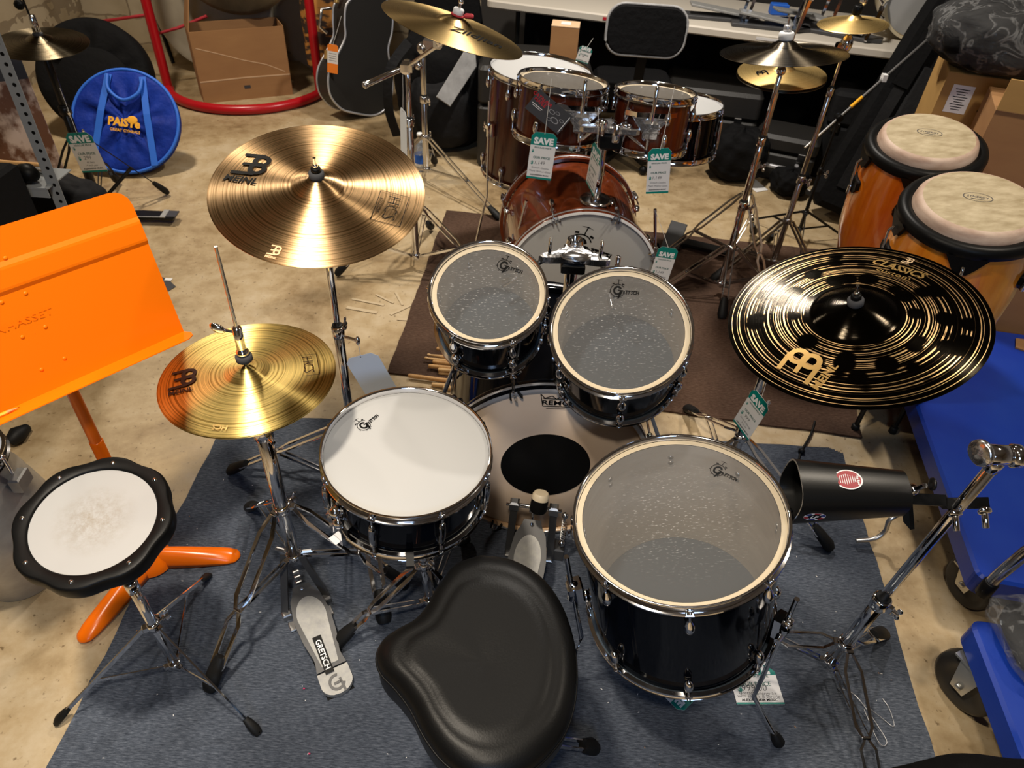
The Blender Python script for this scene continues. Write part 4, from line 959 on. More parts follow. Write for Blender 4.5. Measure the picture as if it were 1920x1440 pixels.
# ---------------------------------------------------------------- throne
ZS = .50
OUT = [(900, 1044), (958, 1052), (1012, 1082), (1050, 1130), (1072, 1190), (1081, 1250), (1078, 1312), (1060, 1372), (1024, 1420), (985, 1450), (930, 1468), (880, 1460), (832, 1428), (795, 1380), (770, 1330), (742, 1292), (714, 1262), (706, 1232), (716, 1205), (742, 1185), (776, 1166), (800, 1138), (822, 1098), (852, 1062)]
op = bez([at(x, y, ZS) for x, y in OUT]+[at(900, 1044, ZS)], 4)[:-1]
cen = at(905, 1255, ZS)
tr = Th('drum_throne', 'black vinyl saddle drum throne in front of the kit', 'stool', loc=(cen.x, cen.y, 0))
def lay(s, z, ctr=cen): return [(ctr.x+(p.x-ctr.x)*s, ctr.y+(p.y-ctr.y)*s, z) for p in op]
def seatz(s): return ZS+.040*sqrt(max(0, 1-max(0, (s-.66)/.34)**2)) - (.0035*max(0, 1-abs(s-.74)/.10)) - .012*(1-s)**.7
rings = [lay(s, seatz(s)) for s in (1, .995, .98, .96, .93, .90, .86, .82, .78, .74, .71, .68, .64, .58, .5, .4, .28, .15, .05)]
mb = MB().loops([lay(.90, ZS-.085), lay(.975, ZS-.078), lay(.995, ZS-.06), lay(1.0, ZS-.02)]+rings, LEATHER, True, True, True)
seat = tr.part('seat', mb)
tr.part('seat_piping', MB().tube([V((x, y, ZS-.004)) for x, y, z in lay(1.003, 0)], .0022, LEATHER, 6, closed=True), seat)
tb = V((cen.x, cen.y, 0))
tr.part('post', MB().cyl(tb+V((0, 0, .10)), tb+V((0, 0, ZS-.08)), .015, CHROME, 18, .002).cyl(tb+V((0, 0, .06)), tb+V((0, 0, .28)), .020, CHROME, 18, .003))
mb = MB().box((tb.x, tb.y, ZS-.09), (.14, .14, .012), BLKMET, None, .003); tr.part('seat_plate', mb)
for a in (15, 135, 255):
    d = V((cos(radians(a)), sin(radians(a)), 0)); mb = MB(); s = V((-d.y, d.x, 0))
    for k in (-1, 1): mb.bar([tb+V((0, 0, .22))+d*.02+s*k*.01, tb+V((0, 0, .03))+d*.27+s*k*.01], .003, .012, CHROME, (0, 0, 1)); mb.bar([tb+V((0, 0, .08))+d*.02+s*k*.007, tb+V((0, 0, .125))+d*.145+s*k*.007], .003, .010, CHROME, (0, 0, 1))
    l = tr.part('leg', mb); f = tb+d*.28
    tr.part('rubber_foot', MB().tube([f-d*.03+V((0, 0, .045)), f-d*.01+V((0, 0, .03)), f+V((0, 0, .014))], [.016, .020, .017], RUBBER, 12), l)

# ---------------------------------------------------------------- practice pad
pc_, pn = V((-.821, .866, .584)), V((.074, -.174, .982)).normalized()
PM = frame(pn, (1, 0, 0), pc_)
pt = Th('practice_pad', 'round drum practice pad with white head and black scalloped rim', 'practice pad', M=PM)
poly = []
for k in range(96):
    a = 2*pi*k/96; c = cos(8*(a-.10)); r = .1475+.0050*c*(1 if c < 0 else .5); poly.append((r*cos(a), r*sin(a)))
mb = MB(); n = len(poly); S = lambda s, z: [(x*s, y*s, z) for x, y in poly]
circ = lambda r, z: [(r*cos(2*pi*k/96), r*sin(2*pi*k/96), z) for k in range(96)]
mb.loops([S(.93, -.048), S(.985, -.042), S(1.0, -.034), S(1.0, -.006), S(.985, -.001), S(.965, 0), circ(.121, 0), circ(.1185, -.002), circ(.1165, -.007)], BLKPLA, True, True, False)
rim = pt.part('rim', mb, local=True)
mb = MB()
for k in range(8):
    a = .10+2*pi*k/8; mb.lathe([(0, .003), (.0035, .0025), (.0048, .0003)], CHROME, 12, Tr(.1325*cos(a), .1325*sin(a), 0))
pt.part('rim_screws', mb, rim, local=True, label='eight silver rim screws')
def padmat():
    m, nt, b = nodes('worn_white_film'); tc = N(nt, 'ShaderNodeTexCoord')
    ln = N(nt, 'ShaderNodeVectorMath', operation='LENGTH'); L(nt, tc.outputs['Object'], ln.inputs[0])
    n = N(nt, 'ShaderNodeTexNoise', Scale=55.0, Detail=6.0, Roughness=0.75); L(nt, tc.outputs['Object'], n.inputs['Vector'])
    f = ramp(nt, ln.outputs['Value'], [(0.02, (1, 1, 1)), (0.085, (0, 0, 0))])
    w = ramp(nt, n.outputs['Fac'], [(0.38, (0, 0, 0)), (0.65, (1, 1, 1))])
    mu = N(nt, 'ShaderNodeMath', operation='MULTIPLY'); L(nt, f, mu.inputs[0]); L(nt, w, mu.inputs[1])
    mx = N(nt, 'ShaderNodeMix', data_type='RGBA'); L(nt, mu.outputs[0], mx.inputs['Factor']); mx.inputs['A'].default_value = c4((.40, .40, .395)); mx.inputs['B'].default_value = c4((.29, .26, .215))
    L(nt, mx.outputs['Result'], b.inputs['Base Color']); b.inputs['Roughness'].default_value = .55; return m
pt.part('pad_head', MB().lathe([(0, -.004), (.06, -.004), (.1172, -.0045)], padmat(), 96), local=True)
ptop = pc_-pn*.05; pbase = at(330, 1248, .05)
pst = stand('practice_pad_stand', 'thin chrome tripod stand under the practice pad', pbase, ptop+V((0, 0, -.004)), [(.05, .36, .0115), (.34, ptop.z-.005, .0095)], .215, .06, [(-1.022, .701, .012), (-.544, .707, .012), (-.815, 1.124, .012)], style='single', legw=.011)
pst.part('mount_flange', MB().cyl(ptop-pn*.022, ptop+pn*.0008, .016, CHROME, 16, .003))

# ---------------------------------------------------------------- orange music stand
Q = at(345, 622, .76); C0 = at(150, 709, .76); ev = (Q-C0).normalized(); nh = V((ev.y, -ev.x, 0)); phi = .2034
uv = V((0, 0, 1))*cos(phi)-nh*sin(phi); nv = nh*cos(phi)+V((0, 0, 1))*sin(phi); HD = .332; WD = .50
ms = Th('music_stand', 'bright orange metal music stand on the left', 'music stand', loc=(-.985, 1.155, 0))
DM = Matrix(((ev.x, uv.x, nv.x, Q.x), (ev.y, uv.y, nv.y, Q.y), (ev.z, uv.z, nv.z, Q.z), (0, 0, 0, 1)))
def prof_off(y):  # two pressed ridges near the top of the desk
    z = 0
    for c_, s_ in ((.262, 1), (.222, 1)): z += .0045*max(0, 1-abs(y-c_)/.010)
    if .222 < y < .262: z = max(z, .0045)
    return z
ys = [0, .03, .10, .20, .212, .2205, .2255, .235, .25, .2585, .2635, .272, .295, .312, .323, .329, HD]
mb = MB(); rows = []
for y in ys:
    e = 0
    if y > HD-.036: e = .036-sqrt(max(0, .036**2-(y-(HD-.036))**2))
    rows.append([(-WD+e+(WD-2*e)*k/12, y, prof_off(y)) for k in range(13)])
vs = [p for r in rows for p in r]; fs = [(j*13+i, j*13+i+1, (j+1)*13+i+1, (j+1)*13+i) for j in range(len(ys)-1) for i in range(12)]
mb.add(vs, fs, ORANGE, False, DM); mb.add([(x, y, z-.0015) for x, y, z in vs], fs, ORANGE, False, DM)
mb.text('MANHASSET', .020, ORANGE, DM @ Tr(-.22, .148, .0016), 'r', .0, 0, 1.25)
vs0, fs0 = text_geo('MANHASSET', 0.0, 0)
for x, y, _ in [onplane(DM, *q) for q in ((48, 550), (3, 567), (85, 613), (42, 632), (121, 672), (78, 693), (10, 484))]: mb.sph((x, y, 0), .0042, ORANGE, 12, (1, 1, .5), DM)
dk = ms.part('desk', mb)
lip = [(-WD, -.001), (-WD, .044)]+[(-.012, .044), (-.004, .040), (0.006, .030), (.004, .012), (-.001, -.001)]
mb = MB().prism([(x, y) for x, y in [(-WD, -.001), (-.001, -.001), (.008, .018), (.004, .036), (-.010, .046), (-WD, .046)]], -.001, .0012, ORANGE, Matrix(((ev.x, nv.x, uv.x, Q.x), (ev.y, nv.y, uv.y, Q.y), (ev.z, nv.z, uv.z, Q.z), (0, 0, 0, 1))))
ms.part('ledge', mb)
mbase = V((-.985, 1.155, 0)); dc = DM @ V((-.27, .10, -.004))
ptp = V((mbase.x, mbase.y, dc.z-.03))
ms.part('pole', MB().cyl(mbase+V((0, 0, .045)), mbase+V((0, 0, .50)), .0155, ORANGE2, 18, .002).cyl(mbase+V((0, 0, .48)), ptp, .0135, ORANGE2, 18))
ms.part('desk_bracket', MB().bar([ptp-V((0, 0, .01)), ptp+V((0, 0, .02)), dc], .05, .012, ORANGE2, ev))
ms.part('base_hub', MB().lathe([(0, .075), (.020, .075), (.030, .060), (.052, .035), (.056, .012), (0, .010)], ORANGE2, 28, Tr(mbase)))
for f in (at(452, 1046, 0), at(152, 1208, 0), mbase+V((-.28, .18, 0))):
    f = V((f.x, f.y, 0)); h = (f-mbase).normalized(); LL = (f-mbase).length; sd_ = V((-h.y, h.x, 0)); rings = []
    for t_ in [k/11*.94 for k in range(12)]+[.96, .98, .992, 1.0]:
        c_ = mbase+h*(.02+(LL-.02)*t_)+V((0, 0, .006)); zz = .046*(1-t_)**.8+.014*sqrt(max(0, 1-t_**6)); ww = (.026+.004*sin(pi*t_))*(1 if t_ < .88 else sqrt(max(.004, 1-((t_-.88)/.12)**2)))
        rings.append([tuple(c_+sd_*ww*cos(a)+V((0, 0, max(0.001, zz*sin(a)+.004)))) for a in [pi*j/10 for j in range(11)]])
    ms.part('base_leg', MB().loops(rings, ORANGE2, True, True, True))
# pencil on the ledge
pp = DM @ V((-.475, .0085, .024)); pe = pp+ev*.155; 
pp = at(34, 776, .765); pdir = (at(34, 776, .765)-at(0, 790, .765)).normalized(); 
tipP = DM @ V((-.352, .0055, .020)); pdir = (ev+nv*.06).normalized()
mb = MB(); B = frame(pdir, nv, tipP-pdir*.15)
hexr = lambda r, z: [(r*cos(pi/3*k), r*sin(pi/3*k), z) for k in range(6)]
mb.loops([hexr(.0037, 0), hexr(.0037, .128)], YELLOW, True, True, True, False, B); mb.loops([hexr(.0037, .128), hexr(.0009, .147)], WOOD, True, False, True, True, B); mb.loops([hexr(.0009, .147), hexr(.0002, .151)], INK, True, False, True, True, B)
solo('pencil', mb, 'yellow pencil lying on the ledge of the orange music stand', 'pencil', M=B)
# ---------------------------------------------------------------- tags
def tag(label, P4, kind='sale', string=None, group=None, price='1,149', lines=('Gretsch Catalina', 'Maple Walnut Glaze'), name='price_tag'):
    """P4 = world corners TL, TR, BR, BL"""
    TL, TR, BR, BL = [V(p) for p in P4]; r = TR-TL; d = (BL-TL); W = r.length; H = d.length; r.normalize(); d = (d-r*d.dot(r)).normalized(); n = r.cross(-d)
    M = Matrix(((r.x, -d.x, n.x, TL.x), (r.y, -d.y, n.y, TL.y), (r.z, -d.z, n.z, TL.z), (0, 0, 0, 1)))
    t = Th(name, label, 'tag', M=M, group=group)
    c = W*.16; z = .0006
    out = [(c, 0), (W-c, 0), (W, -c), (W, -H), (0, -H), (0, -c)]
    mb = MB()
    T_ = lambda x, y, k=1: M_ @ Tr(x, y, z*k)
    M_ = Matrix()
    if kind == 'sale':
        mb.prism(out, -.0003, .0003, PAPER)
        mb.face([(c, 0, z), (0, -c, z), (0, -H*.27, z), (W, -H*.27, z), (W, -c, z), (W-c, 0, z)], TEAL)
        mb.face([(0, -H*.955, z), (0, -H, z), (W, -H, z), (W, -H*.955, z)], TEAL)
        mb.text('SAVE', W*.34, WHITE, T_(W*.5, -H*.235, 2), 'c', .055, .0, 1.0)
        mb.text('REGULAR PRICE', W*.088, GREENINK, T_(W*.5, -H*.335), 'c', .02, 0, 1.05)
        mb.text('$', W*.15, TEAL, T_(W*.12, -H*.42), 'c', .04)
        mb.text('OUR PRICE', W*.135, GREENINK, T_(W*.5, -H*.555), 'c', .02)
        mb.text('$', W*.19, TEAL, T_(W*.15, -H*.68), 'c', .04)
        mb.text(price, W*.20, PENINK, T_(W*.46, -H*.675), 'c', -.005, .15)
        for k, l in enumerate(lines): mb.text(l, W*.105, PENINK, T_(W*.5, -H*(.77+.075*k)) @ Rz(-.03), 'c', -.004, .2)
        mb.text('ALEXANDRIA MUSIC', W*.078, INK, T_(W*.5, -H*.925), 'c', .03, 0, 1.05)
    elif kind == 'blank': mb.prism(out, -.0003, .0003, PALECARD)
    elif kind == 'orange':
        mb.prism(out, -.0003, .0003, PAPER); mb.face([(c, 0, z), (0, -c, z), (0, -H*.24, z), (W, -H*.24, z), (W, -c, z), (W-c, 0, z)], TAGORANGE); mb.face([(0, -H*.66, z), (0, -H, z), (W, -H, z), (W, -H*.66, z)], TAGORANGE)
        for k in range(4): mb.box((W*.5, -H*(.32+.08*k), z), (W*.7, H*.015, .0001), PENINK)
    elif kind == 'card':
        mb.prism([(0, 0), (W, 0), (W, -H), (0, -H)], -.0004, .0004, DKGREY)
        R_ = Matrix.Translation(V((0, 0, 0)))
        mb.text('CATALINA', W*.11, REDINK, T_(W*.20, -H*.30) @ Rz(pi/2-pi/2), 'c', .02, .1); mb.text('MAPLE', W*.11, REDINK, T_(W*.20, -H*.47), 'c', .02, .1)
        mb.box((W*.2, -H*.60, z), (W*.30, H*.025, .0001), WHITE); mb.box((W*.2, -H*.67, z), (W*.24, H*.02, .0001), WHITE)
        for x, y, q in ((.55, .4, .08), (.68, .3, .06), (.72, .62, .11), (.86, .45, .06), (.60, .72, .06)): mb.ring2d(W*q*.75, W*q, SILVERPLA, T_(W*x, -H*y) @ Matrix.Diagonal((1, .6, 1, 1)), 16)
        mb.box((W*.96, -H*.5, z), (W*.015, H*.8, .0001), WHITE)
    mb.ring2d(.0, W*.02, INK, T_(W*.5, -H*.03, 2), 10)
    t.part('card', mb, local=True)
    if string is not None:
        a = M @ V((W*.5, -H*.03, 0)); s = V(string); mid = lerp(a, s, .5)
        t.part('string', MB().tube([a+n*.001, mid+r*.001, s], .0009, STRING, 5))
    return t
def qd(P, Y): return [dep(x, y, (Y if isinstance(Y, (int, float)) else Y[k])) for k, (x, y) in enumerate(P)]
G1 = 'green and white sale tags on the walnut kit'
tag('green and white sale tag hanging under the left walnut rack tom', qd([(998, 246), (1046, 252), (1037, 341), (987, 333)], 2.39), string=dep(1034, 148, 2.43), group=G1)
tag('green and white sale tag turned sideways on the walnut tom holder post', qd([(1113, 262), (1129, 290), (1114, 372), (1102, 346)], (2.40, 2.31, 2.31, 2.40)), string=dep(1122, 205, 2.36), group=G1)
tag('green and white sale tag hanging under the right walnut rack tom', qd([(1216, 279), (1260, 277), (1245, 361), (1199, 363)], 2.31), string=dep(1265, 162, 2.36), group=G1)
tag('green and white sale tag low on the right of the walnut bass drum', qd([(1236, 461), (1273, 467), (1262, 540), (1226, 533)], 2.30), string=(.49, 2.43, .55), group=G1)
tag('green and white sale tag slanting on the boom stand below the ride cymbal', qd([(1414, 726), (1444, 764), (1406, 840), (1380, 795)], (1.545, 1.475, 1.475, 1.545)), string=dep(1437, 715, 1.52), price='999', lines=('Gretsch Energy', '5 pc kit'))
fl = lambda P, z: [at(x, y, z) for x, y in P]
tag('green and white sale tag reading 999 on the carpet behind the floor tom leg', fl([(1362, 1246), (1448, 1246), (1412, 1310), (1338, 1309)], .0085), price='999.00', lines=('Gretsch Energy kit', 'with stands & throne'), group='sale tags under the black floor tom')
tag('upside down green sale tag peeking out under the front of the floor tom', fl([(1316, 1300), (1277, 1338), (1195, 1275), (1238, 1237)], .0075), price='999', group='sale tags under the black floor tom')
tag('blank pale card hanging from the straight stand under the bronze crash', qd([(645, 674), (705, 659), (710, 731), (651, 752)], 1.385), 'blank', string=(-.393, 1.402, .655))
tag('green and white sale tag in front of the dark hi-hat stand at the upper left', qd([(119, 250), (168, 247), (184, 321), (140, 323)], 2.93), string=dep(112, 165, 3.05), price='299', lines=('Hi hats', '14 inch pair'))
tag('orange and white tag hanging on the black guitar case', qd([(614, 81), (634, 85), (621, 136), (595, 128)], 4.46), 'orange', string=dep(640, 30, 4.52))
tag('small green tag in the dark below the folding table', qd([(1089, 84), (1112, 92), (1099, 118), (1078, 112)], 3.945), string=dep(1112, 72, 3.95), price='49', lines=())
tag('narrow white card on the boom stand beside the water bottle', qd([(750, 199), (762, 212), (762, 292), (750, 286)], (2.80, 2.72, 2.72, 2.80)), 'blank', string=dep(755, 140, 2.78))
tag('dark grey product card with red lettering on the left walnut rack tom', qd([(1012, 167), (1074, 219), (1052, 251), (985, 203)], 2.415), 'card', name='product_card')

# ---------------------------------------------------------------- drumsticks
def stick(label, px, tip, z=.0225, ang=-.1, tone=WOOD, ln=.405, Y=None):
    p = at(px[0], px[1], z); d = V((cos(ang), sin(ang), 0)); B = frame(d, (0, 0, 1), p)
    if tip: pr = [(0, 0), (.0035, .001), (.0048, .005), (.0045, .010), (.003, .014), (.0035, .02), (.0065, .07), (.0068, ln-.004), (.005, ln), (0, ln)]
    else: pr = [(0, 0), (.0045, .0008), (.0068, .004), (.0068, ln-.07), (.0035, ln-.02), (.003, ln-.014), (.0048, ln-.006), (0, ln)]
    solo('drumstick', MB().lathe([(r*1.25, q) for r, q in pr], tone, 14, B), label, 'drumstick', M=B, group='drumsticks behind the black bass drum')
WOOD2 = mat('pale_hickory', (0.66, 0.43, 0.20), 0.45, var=(10, (0.55, 0.33, 0.14), (1, 8, 8)))
for px, tip, z, a, tone, lb in (((818, 654), False, .0095, -.05, WOOD, 'drumstick farthest back, only its round butt end showing'), ((801, 665), True, .0255, -.10, WOOD2, 'drumstick with pale tip, upper of the two pale tips'), ((796, 671), True, .0255, -.13, WOOD2, 'drumstick with pale tip, lower of the two pale tips'),
    ((811, 678), False, .024, -.10, WOOD, 'drumstick just below the pale tipped pair'), ((803, 686), False, .024, -.06, WOOD, 'drumstick with butt end in the middle of the fan'), ((821, 693), False, .024, -.05, WOOD2, 'upper of two pale sticks behind the chrome spur'), ((822, 699), False, .0105, -.05, WOOD2, 'lower of two pale sticks behind the chrome spur'),
    ((765, 704), False, .0155, -.10, WOOD, 'drumstick sticking out farthest toward the crash stand'), ((809, 721), False, .0095, -.03, WOOD2, 'drumstick just behind the snare drum rim'), ((830, 727), False, .0095, -.05, WOOD2, 'drumstick nearest the snare drum rim')):
    stick(lb, px, tip, z, a, tone)

# ---------------------------------------------------------------- congas
def conga(label, c, n, rh, H):
    n = V(n).normalized(); M = frame(n, (1, 0, 0), c); t = Th('conga', label, 'conga', M=M, group='pair of amber congas')
    R1 = rh+.024; AM = AMBER2 if 'front' in label else AMBER
    t.part('shell', MB().lathe([(R1-.012, -.035), (R1+.004, -.12), (R1+.016, -.24), (R1+.012, -.36), (R1-.015, -.50), (R1-.045, -.62), (R1-.055, -H), (R1-.070, -H), (R1-.060, -.62), (R1-.02, -.30)], AM, 72), local=True)
    hd = MB().lathe([(0, .002), (rh*.6, .0015), (rh*.93, 0)], RAWHIDE, 64).lathe([(rh*.93, 0), (rh*.98, -.003), (rh+.004, -.010), (rh+.010, -.034), (rh+.011, -.05)], HIDEEDGE, 64)
    T = Tr(0, .012, .0028) @ Rz(radians(-22)) @ Matrix.Diagonal((1, .55, 1, 1)); hd.ring2d(.035, .037, PENINK, T, 36); T2 = Tr(0, .012, .0028) @ Rz(radians(-22)); hd.text('SYNERGY', .0125, PENINK, T2 @ Tr(0, -.003, 0), 'c', .0, .1, 1.0); hd.box((0, -.009, 0), (.035, .0015, .0002), PENINK, T2)
    t.part('head', hd, local=True)
    pr = [(rh+.009, -.030), (rh+.022, -.024), (rh+.036, -.028), (rh+.042, -.040), (rh+.040, -.058), (rh+.028, -.068), (rh+.014, -.066), (rh+.009, -.050), (rh+.009, -.030)]
    mb = MB().lathe(pr, BLKPLA, 72)
    for k in range(5):
        a = radians(-112+72*k); A = Rz(a)
        mb.prism([(-.045, -.058), (.045, -.058), (.026, -.090), (.012, -.108), (-.012, -.108), (-.026, -.090)], rh+.026, rh+.038, BLKPLA, A @ Matrix(((0, 0, 1, 0), (1, 0, 0, 0), (0, 1, 0, 0), (0, 0, 0, 1))), .004)
    t.part('comfort_rim', mb, local=True)
    for k in range(5):
        a = radians(-112+72*k); A = Rz(a); mb = MB()
        mb.tube([A @ V((rh+.040, 0, -.085)), A @ V((rh+.052, 0, -.098)), A @ V((rh+.050, 0, -.13)), A @ V((rh+.048, 0, -.20))], .0042, CHROME, 10)
        mb.cyl(A @ V((rh+.048, 0, -.185)), A @ V((rh+.048, 0, -.215)), .008, CHROME, 6)
        o = t.part('tuning_rod', mb, local=True)
        q = MB().prism([(-.030, .012), (.030, .012), (.034, -.01), (.018, -.032), (-.018, -.032), (-.034, -.01)], rh+.030, rh+.044, BLKPLA, A @ Tr(0, 0, -.170) @ Matrix(((0, 0, 1, 0), (1, 0, 0, 0), (0, 1, 0, 0), (0, 0, 0, 1))), .004)
        t.part('side_plate', q, o, local=True)
    return t, M
cA, MA = conga('amber conga at the back of the pair, touching the cardboard box', scaled((1.228, 2.193, .979), 1.03), (-.11, -.16, .98), .139, .73)
cB, MBt = conga('amber conga at the front of the pair, beside the dark ride cymbal', scaled((1.201, 1.788, .961), 1.03), (-.12, -.14, .98), .150, .73)
for nm, Mx in (('behind', MA), ('in front', MBt)):
    c = Mx @ V((0, 0, -.732)); b = V((c.x, c.y, 0)); h = c.z
    t = Th('conga_stand', 'low black basket stand under the amber conga '+('at the back' if nm == 'behind' else 'at the front'), 'stand', loc=b, group='conga stands')
    t.part('cradle_ring', MB().tube([V((c.x+.115*cos(2*pi*k/32), c.y+.115*sin(2*pi*k/32), h-.012)) for k in range(32)], .008, BLKMET, 10, closed=True).cyl((c.x, c.y, h-.03), (c.x, c.y, h-.006), .03, BLKMET, 16).bar([(c.x-.115, c.y, h-.014), (c.x+.115, c.y, h-.014)], .016, .006, BLKMET).bar([(c.x, c.y-.115, h-.014), (c.x, c.y+.115, h-.014)], .016, .006, BLKMET))
    for k in range(3):
        a = 2*pi*k/3+pi/2; d = V((cos(a), sin(a), 0)); o = t.part('leg', MB().tube([V((c.x, c.y, h-.02))+d*.08, b+d*.08+V((0, 0, .015))], .009, BLKMET, 10)); t.part('rubber_foot', MB().cyl(b+d*.08+V((0, 0, .001)), b+d*.08+V((0, 0, .03)), .014, RUBBER, 12, .003), o)

# ---------------------------------------------------------------- blue carts
def cart(name, label, A, Bp, wdt, z, t=.075, handle=None, casters=()):
    """deck with its left edge from A (near) to Bp (far), extending wdt to the right"""
    A, Bp = V((A.x, A.y, 0)), V((Bp.x, Bp.y, 0)); f = (Bp-A).normalized(); r = V((f.y, -f.x, 0)); LN = (Bp-A).length
    M = Matrix(((r.x, f.x, 0, A.x), (r.y, f.y, 0, A.y), (0, 0, 1, 0), (0, 0, 0, 1))); th = Th(name, label, 'cart', M=M)
    pl = [(x+wdt/2, y+LN/2) for x, y in rrect(wdt, LN, .03, 5)]
    mb = MB().prism(pl, z-t, z, BLUEPLA, None, .008)
    th.part('deck', mb, local=True)
    for x, y, a, rr in casters:
        mb = MB(); T = Tr(x, y, rr) @ Rz(a); k = Matrix(((0, 0, 1, 0), (1, 0, 0, 0), (0, 1, 0, 0), (0, 0, 0, 1)))
        W = T @ k
        pr = [(0, -.012), (rr*.45, -.012), (rr*.55, -.018), (rr*.86, -.022), (rr*.97, -.017), (rr, -.008), (rr, .008), (rr*.97, .017), (rr*.86, .022), (rr*.55, .018), (rr*.45, .012), (0, .012)]
        w = MB().lathe(pr, TYRE, 48, W); wh = th.part('caster_wheel', w, local=True)
        fk = MB()
        for s in (-1, 1): fk.bar([T @ V((s*.030, -.004, -.004)), T @ V((s*.030, .010, rr*.55)), T @ V((s*.030, .030, z-t-rr-.004))], .040, .005, ZINC, (1, 0, 0) if abs(cos(a)) > .5 else (0, 1, 0)) if False else fk.prism([(-.018, -.018), (.018, -.018), (.036, z-t-rr-.004), (-.030, z-t-rr-.004)], s*.030-.002, s*.030+.002, ZINC, T @ k)
        fk.cyl(T @ V((-.040, 0, 0)), T @ V((.040, 0, 0)), .009, ZINC, 12, .002); fk.box((0, 0, z-t-rr-.003), (.085, .10, .006), ZINC, T)
        th.part('caster_fork', fk, wh, local=True)
    if handle: th.part('handle', MB().tube(bez(handle, 8), .0145, CHROME2, 14))
    return th, M
ZD = .20
a1 = at(1836, 1084, ZD); a2 = at(1722, 768, ZD); dd = (a2-a1).normalized(); 
c1, CM = cart('platform_cart', 'blue platform cart with black casters, right of the cowbell', a1, a1+dd*1.25, .60, ZD, casters=((.06, .085, .45, .075), (.50, .085, .2, .075), (.06, 1.10, 0, .075), (.50, 1.10, 0, .075)), handle=None)
z2 = .245; b1 = at(1918, 1418, z2); b2 = at(1818, 1158, z2); d2 = (b2-b1).normalized()
L2 = (V((b2.x, b2.y))-V((b1.x, b1.y))).length+.02
c2, CM2 = cart('platform_cart', 'nearer blue platform cart carrying the clear plastic bag', b1-d2*.02, b2, .60, z2, casters=((.045, L2-.075, .55, .082), (.50, L2-.115, .1, .082), (.30, .10, 0, .082)))
hA = at(1868, 1082, z2+.05); hB = at(1925, 1035, z2+.22)
c2.part('handle', MB().tube([hA-V((0, 0, .06)), hA, hB, hB+V((.15, .05, .10))], .0145, CHROME2, 14, None, (0, 1, 0)))
c2.part('handle_socket', MB().cyl(hA-V((0, 0, .075)), hA-V((0, 0, .02)), .018, BLKPLA, 14, .003))
# clear bag with dark contents on the near cart
def blob(c, rx, ry, rz, m, nz=.12, seed=1, n=26, flat=True, M=None):
    R2 = random.Random(seed); ph = [R2.uniform(0, 6.28) for _ in range(12)]
    def f(u, v):
        a = 2*pi*u; b = pi*(v-.5); 
        k = 1+nz*(sin(3*a+ph[0])*cos(2*b+ph[1])+.6*sin(5*a+ph[2]+3*b)+.4*sin(9*a+ph[3]-5*b+ph[4])+.3*sin(13*b+ph[5]+4*a))
        x, y, z = cos(b)*cos(a), cos(b)*sin(a), sin(b)
        s = lambda t: (abs(t)**.75)*(1 if t > 0 else -1)
        zz = s(z)*k if not flat or z > 0 else s(z)
        return V((c[0]+rx*s(x)*k, c[1]+ry*s(y)*k, c[2]+rz*zz))
    return MB().grid(f, n*2, n, m, True, M, False)
pc = at(1905, 1205, z2+.03)
t = Th('plastic_bag', 'clear plastic bag of dark cloth lying on the nearer blue cart', 'bag', loc=(pc.x+.06, pc.y, z2))
t.part('bag_film', blob((pc.x+.075, pc.y-.005, z2+.042), .125, .125, .036, POLYBAG, .05, 4)); t.part('dark_cloth', blob((pc.x+.085, pc.y-.005, z2+.036), .105, .110, .028, BLKFAB2, .03, 6))
# black bag in the near corner
t = solo('duffel_bag', blob((1.02, .44, .25), .32, .185, .25, BLKFAB, .03, 9), 'black soft bag in the lower right corner of the floor', 'bag', loc=(1.02, .44, 0))

# ---------------------------------------------------------------- boxes at the right
def carton(name, label, P, dx, dy, h, m=CARD2, z=0, extra=None, group=None):
    """P near-left floor corner, dx along its front, dy depth direction (vectors)"""
    P, dx, dy = V(P), V(dx), V(dy); x = dx.normalized(); y = V((-x.y, x.x, 0)); W, D = dx.length, dy.length
    M = Matrix(((x.x, y.x, 0, P.x), (x.y, y.y, 0, P.y), (0, 0, 1, z), (0, 0, 0, 1))); t = Th(name, label, 'box', M=M, group=group)
    mb = MB().box((W/2, D/2, h/2), (W, D, h), m, None, .003); t.part('carton', mb, local=True)
    if extra: extra(t, W, D, h)
    return t
def ex1(t, W, D, h):
    mb = MB(); F_ = Matrix(((1, 0, 0, 0), (0, 0, -1, -.001), (0, 1, 0, 0), (0, 0, 0, 1)))
    mb.box((.07, h-.09, 0), (.075, .10, .0004), WHITE, F_)
    for k in range(9): mb.box((.07, h-.055-.009*k, .0005), (.05-.01*(k % 3), .003, .0001), INK, F_)
    t.part('shipping_label', mb, local=True, label='white printed shipping label')
    mb = MB()
    for k in range(5): mb.box((W*.68+.012*k, h*.55, 0), (.004, .30-.03*k, .0004), PENINK, F_)
    for k in range(3): mb.sph((W*.40+.01*k, h-.12-.05*k, 0), .008, INK, 8, (1, 1, .1), F_)
    t.part('print', mb, local=True, label='dark printed lines on the carton')
carton('cardboard_box', 'tall golden cardboard box behind the congas, with black wrapped goods on top', (1.535, 2.80, 0), (.36, -.12, 0), (0, .34, 0), 1.00, CARD2, 0, ex1)
def ex2(t, W, D, h):
    t.part('flap', MB().box((W/2, -.004, h+.05), (W, .006, .10), CARD2, None, .001), local=True)
carton('cardboard_box', 'brown cardboard box with open flap, right of the tall golden box', (at(1868, 205, .98).x, at(1868, 205, .98).y, 0), (.45, -.17, 0), (0, .27, 0), .98, CARD, 0, ex2)
t = Th('wrapped_drum_bag', 'black padded bag wrapped in clear plastic on top of the golden box', 'bag', loc=(1.76, 2.90, 1.0))
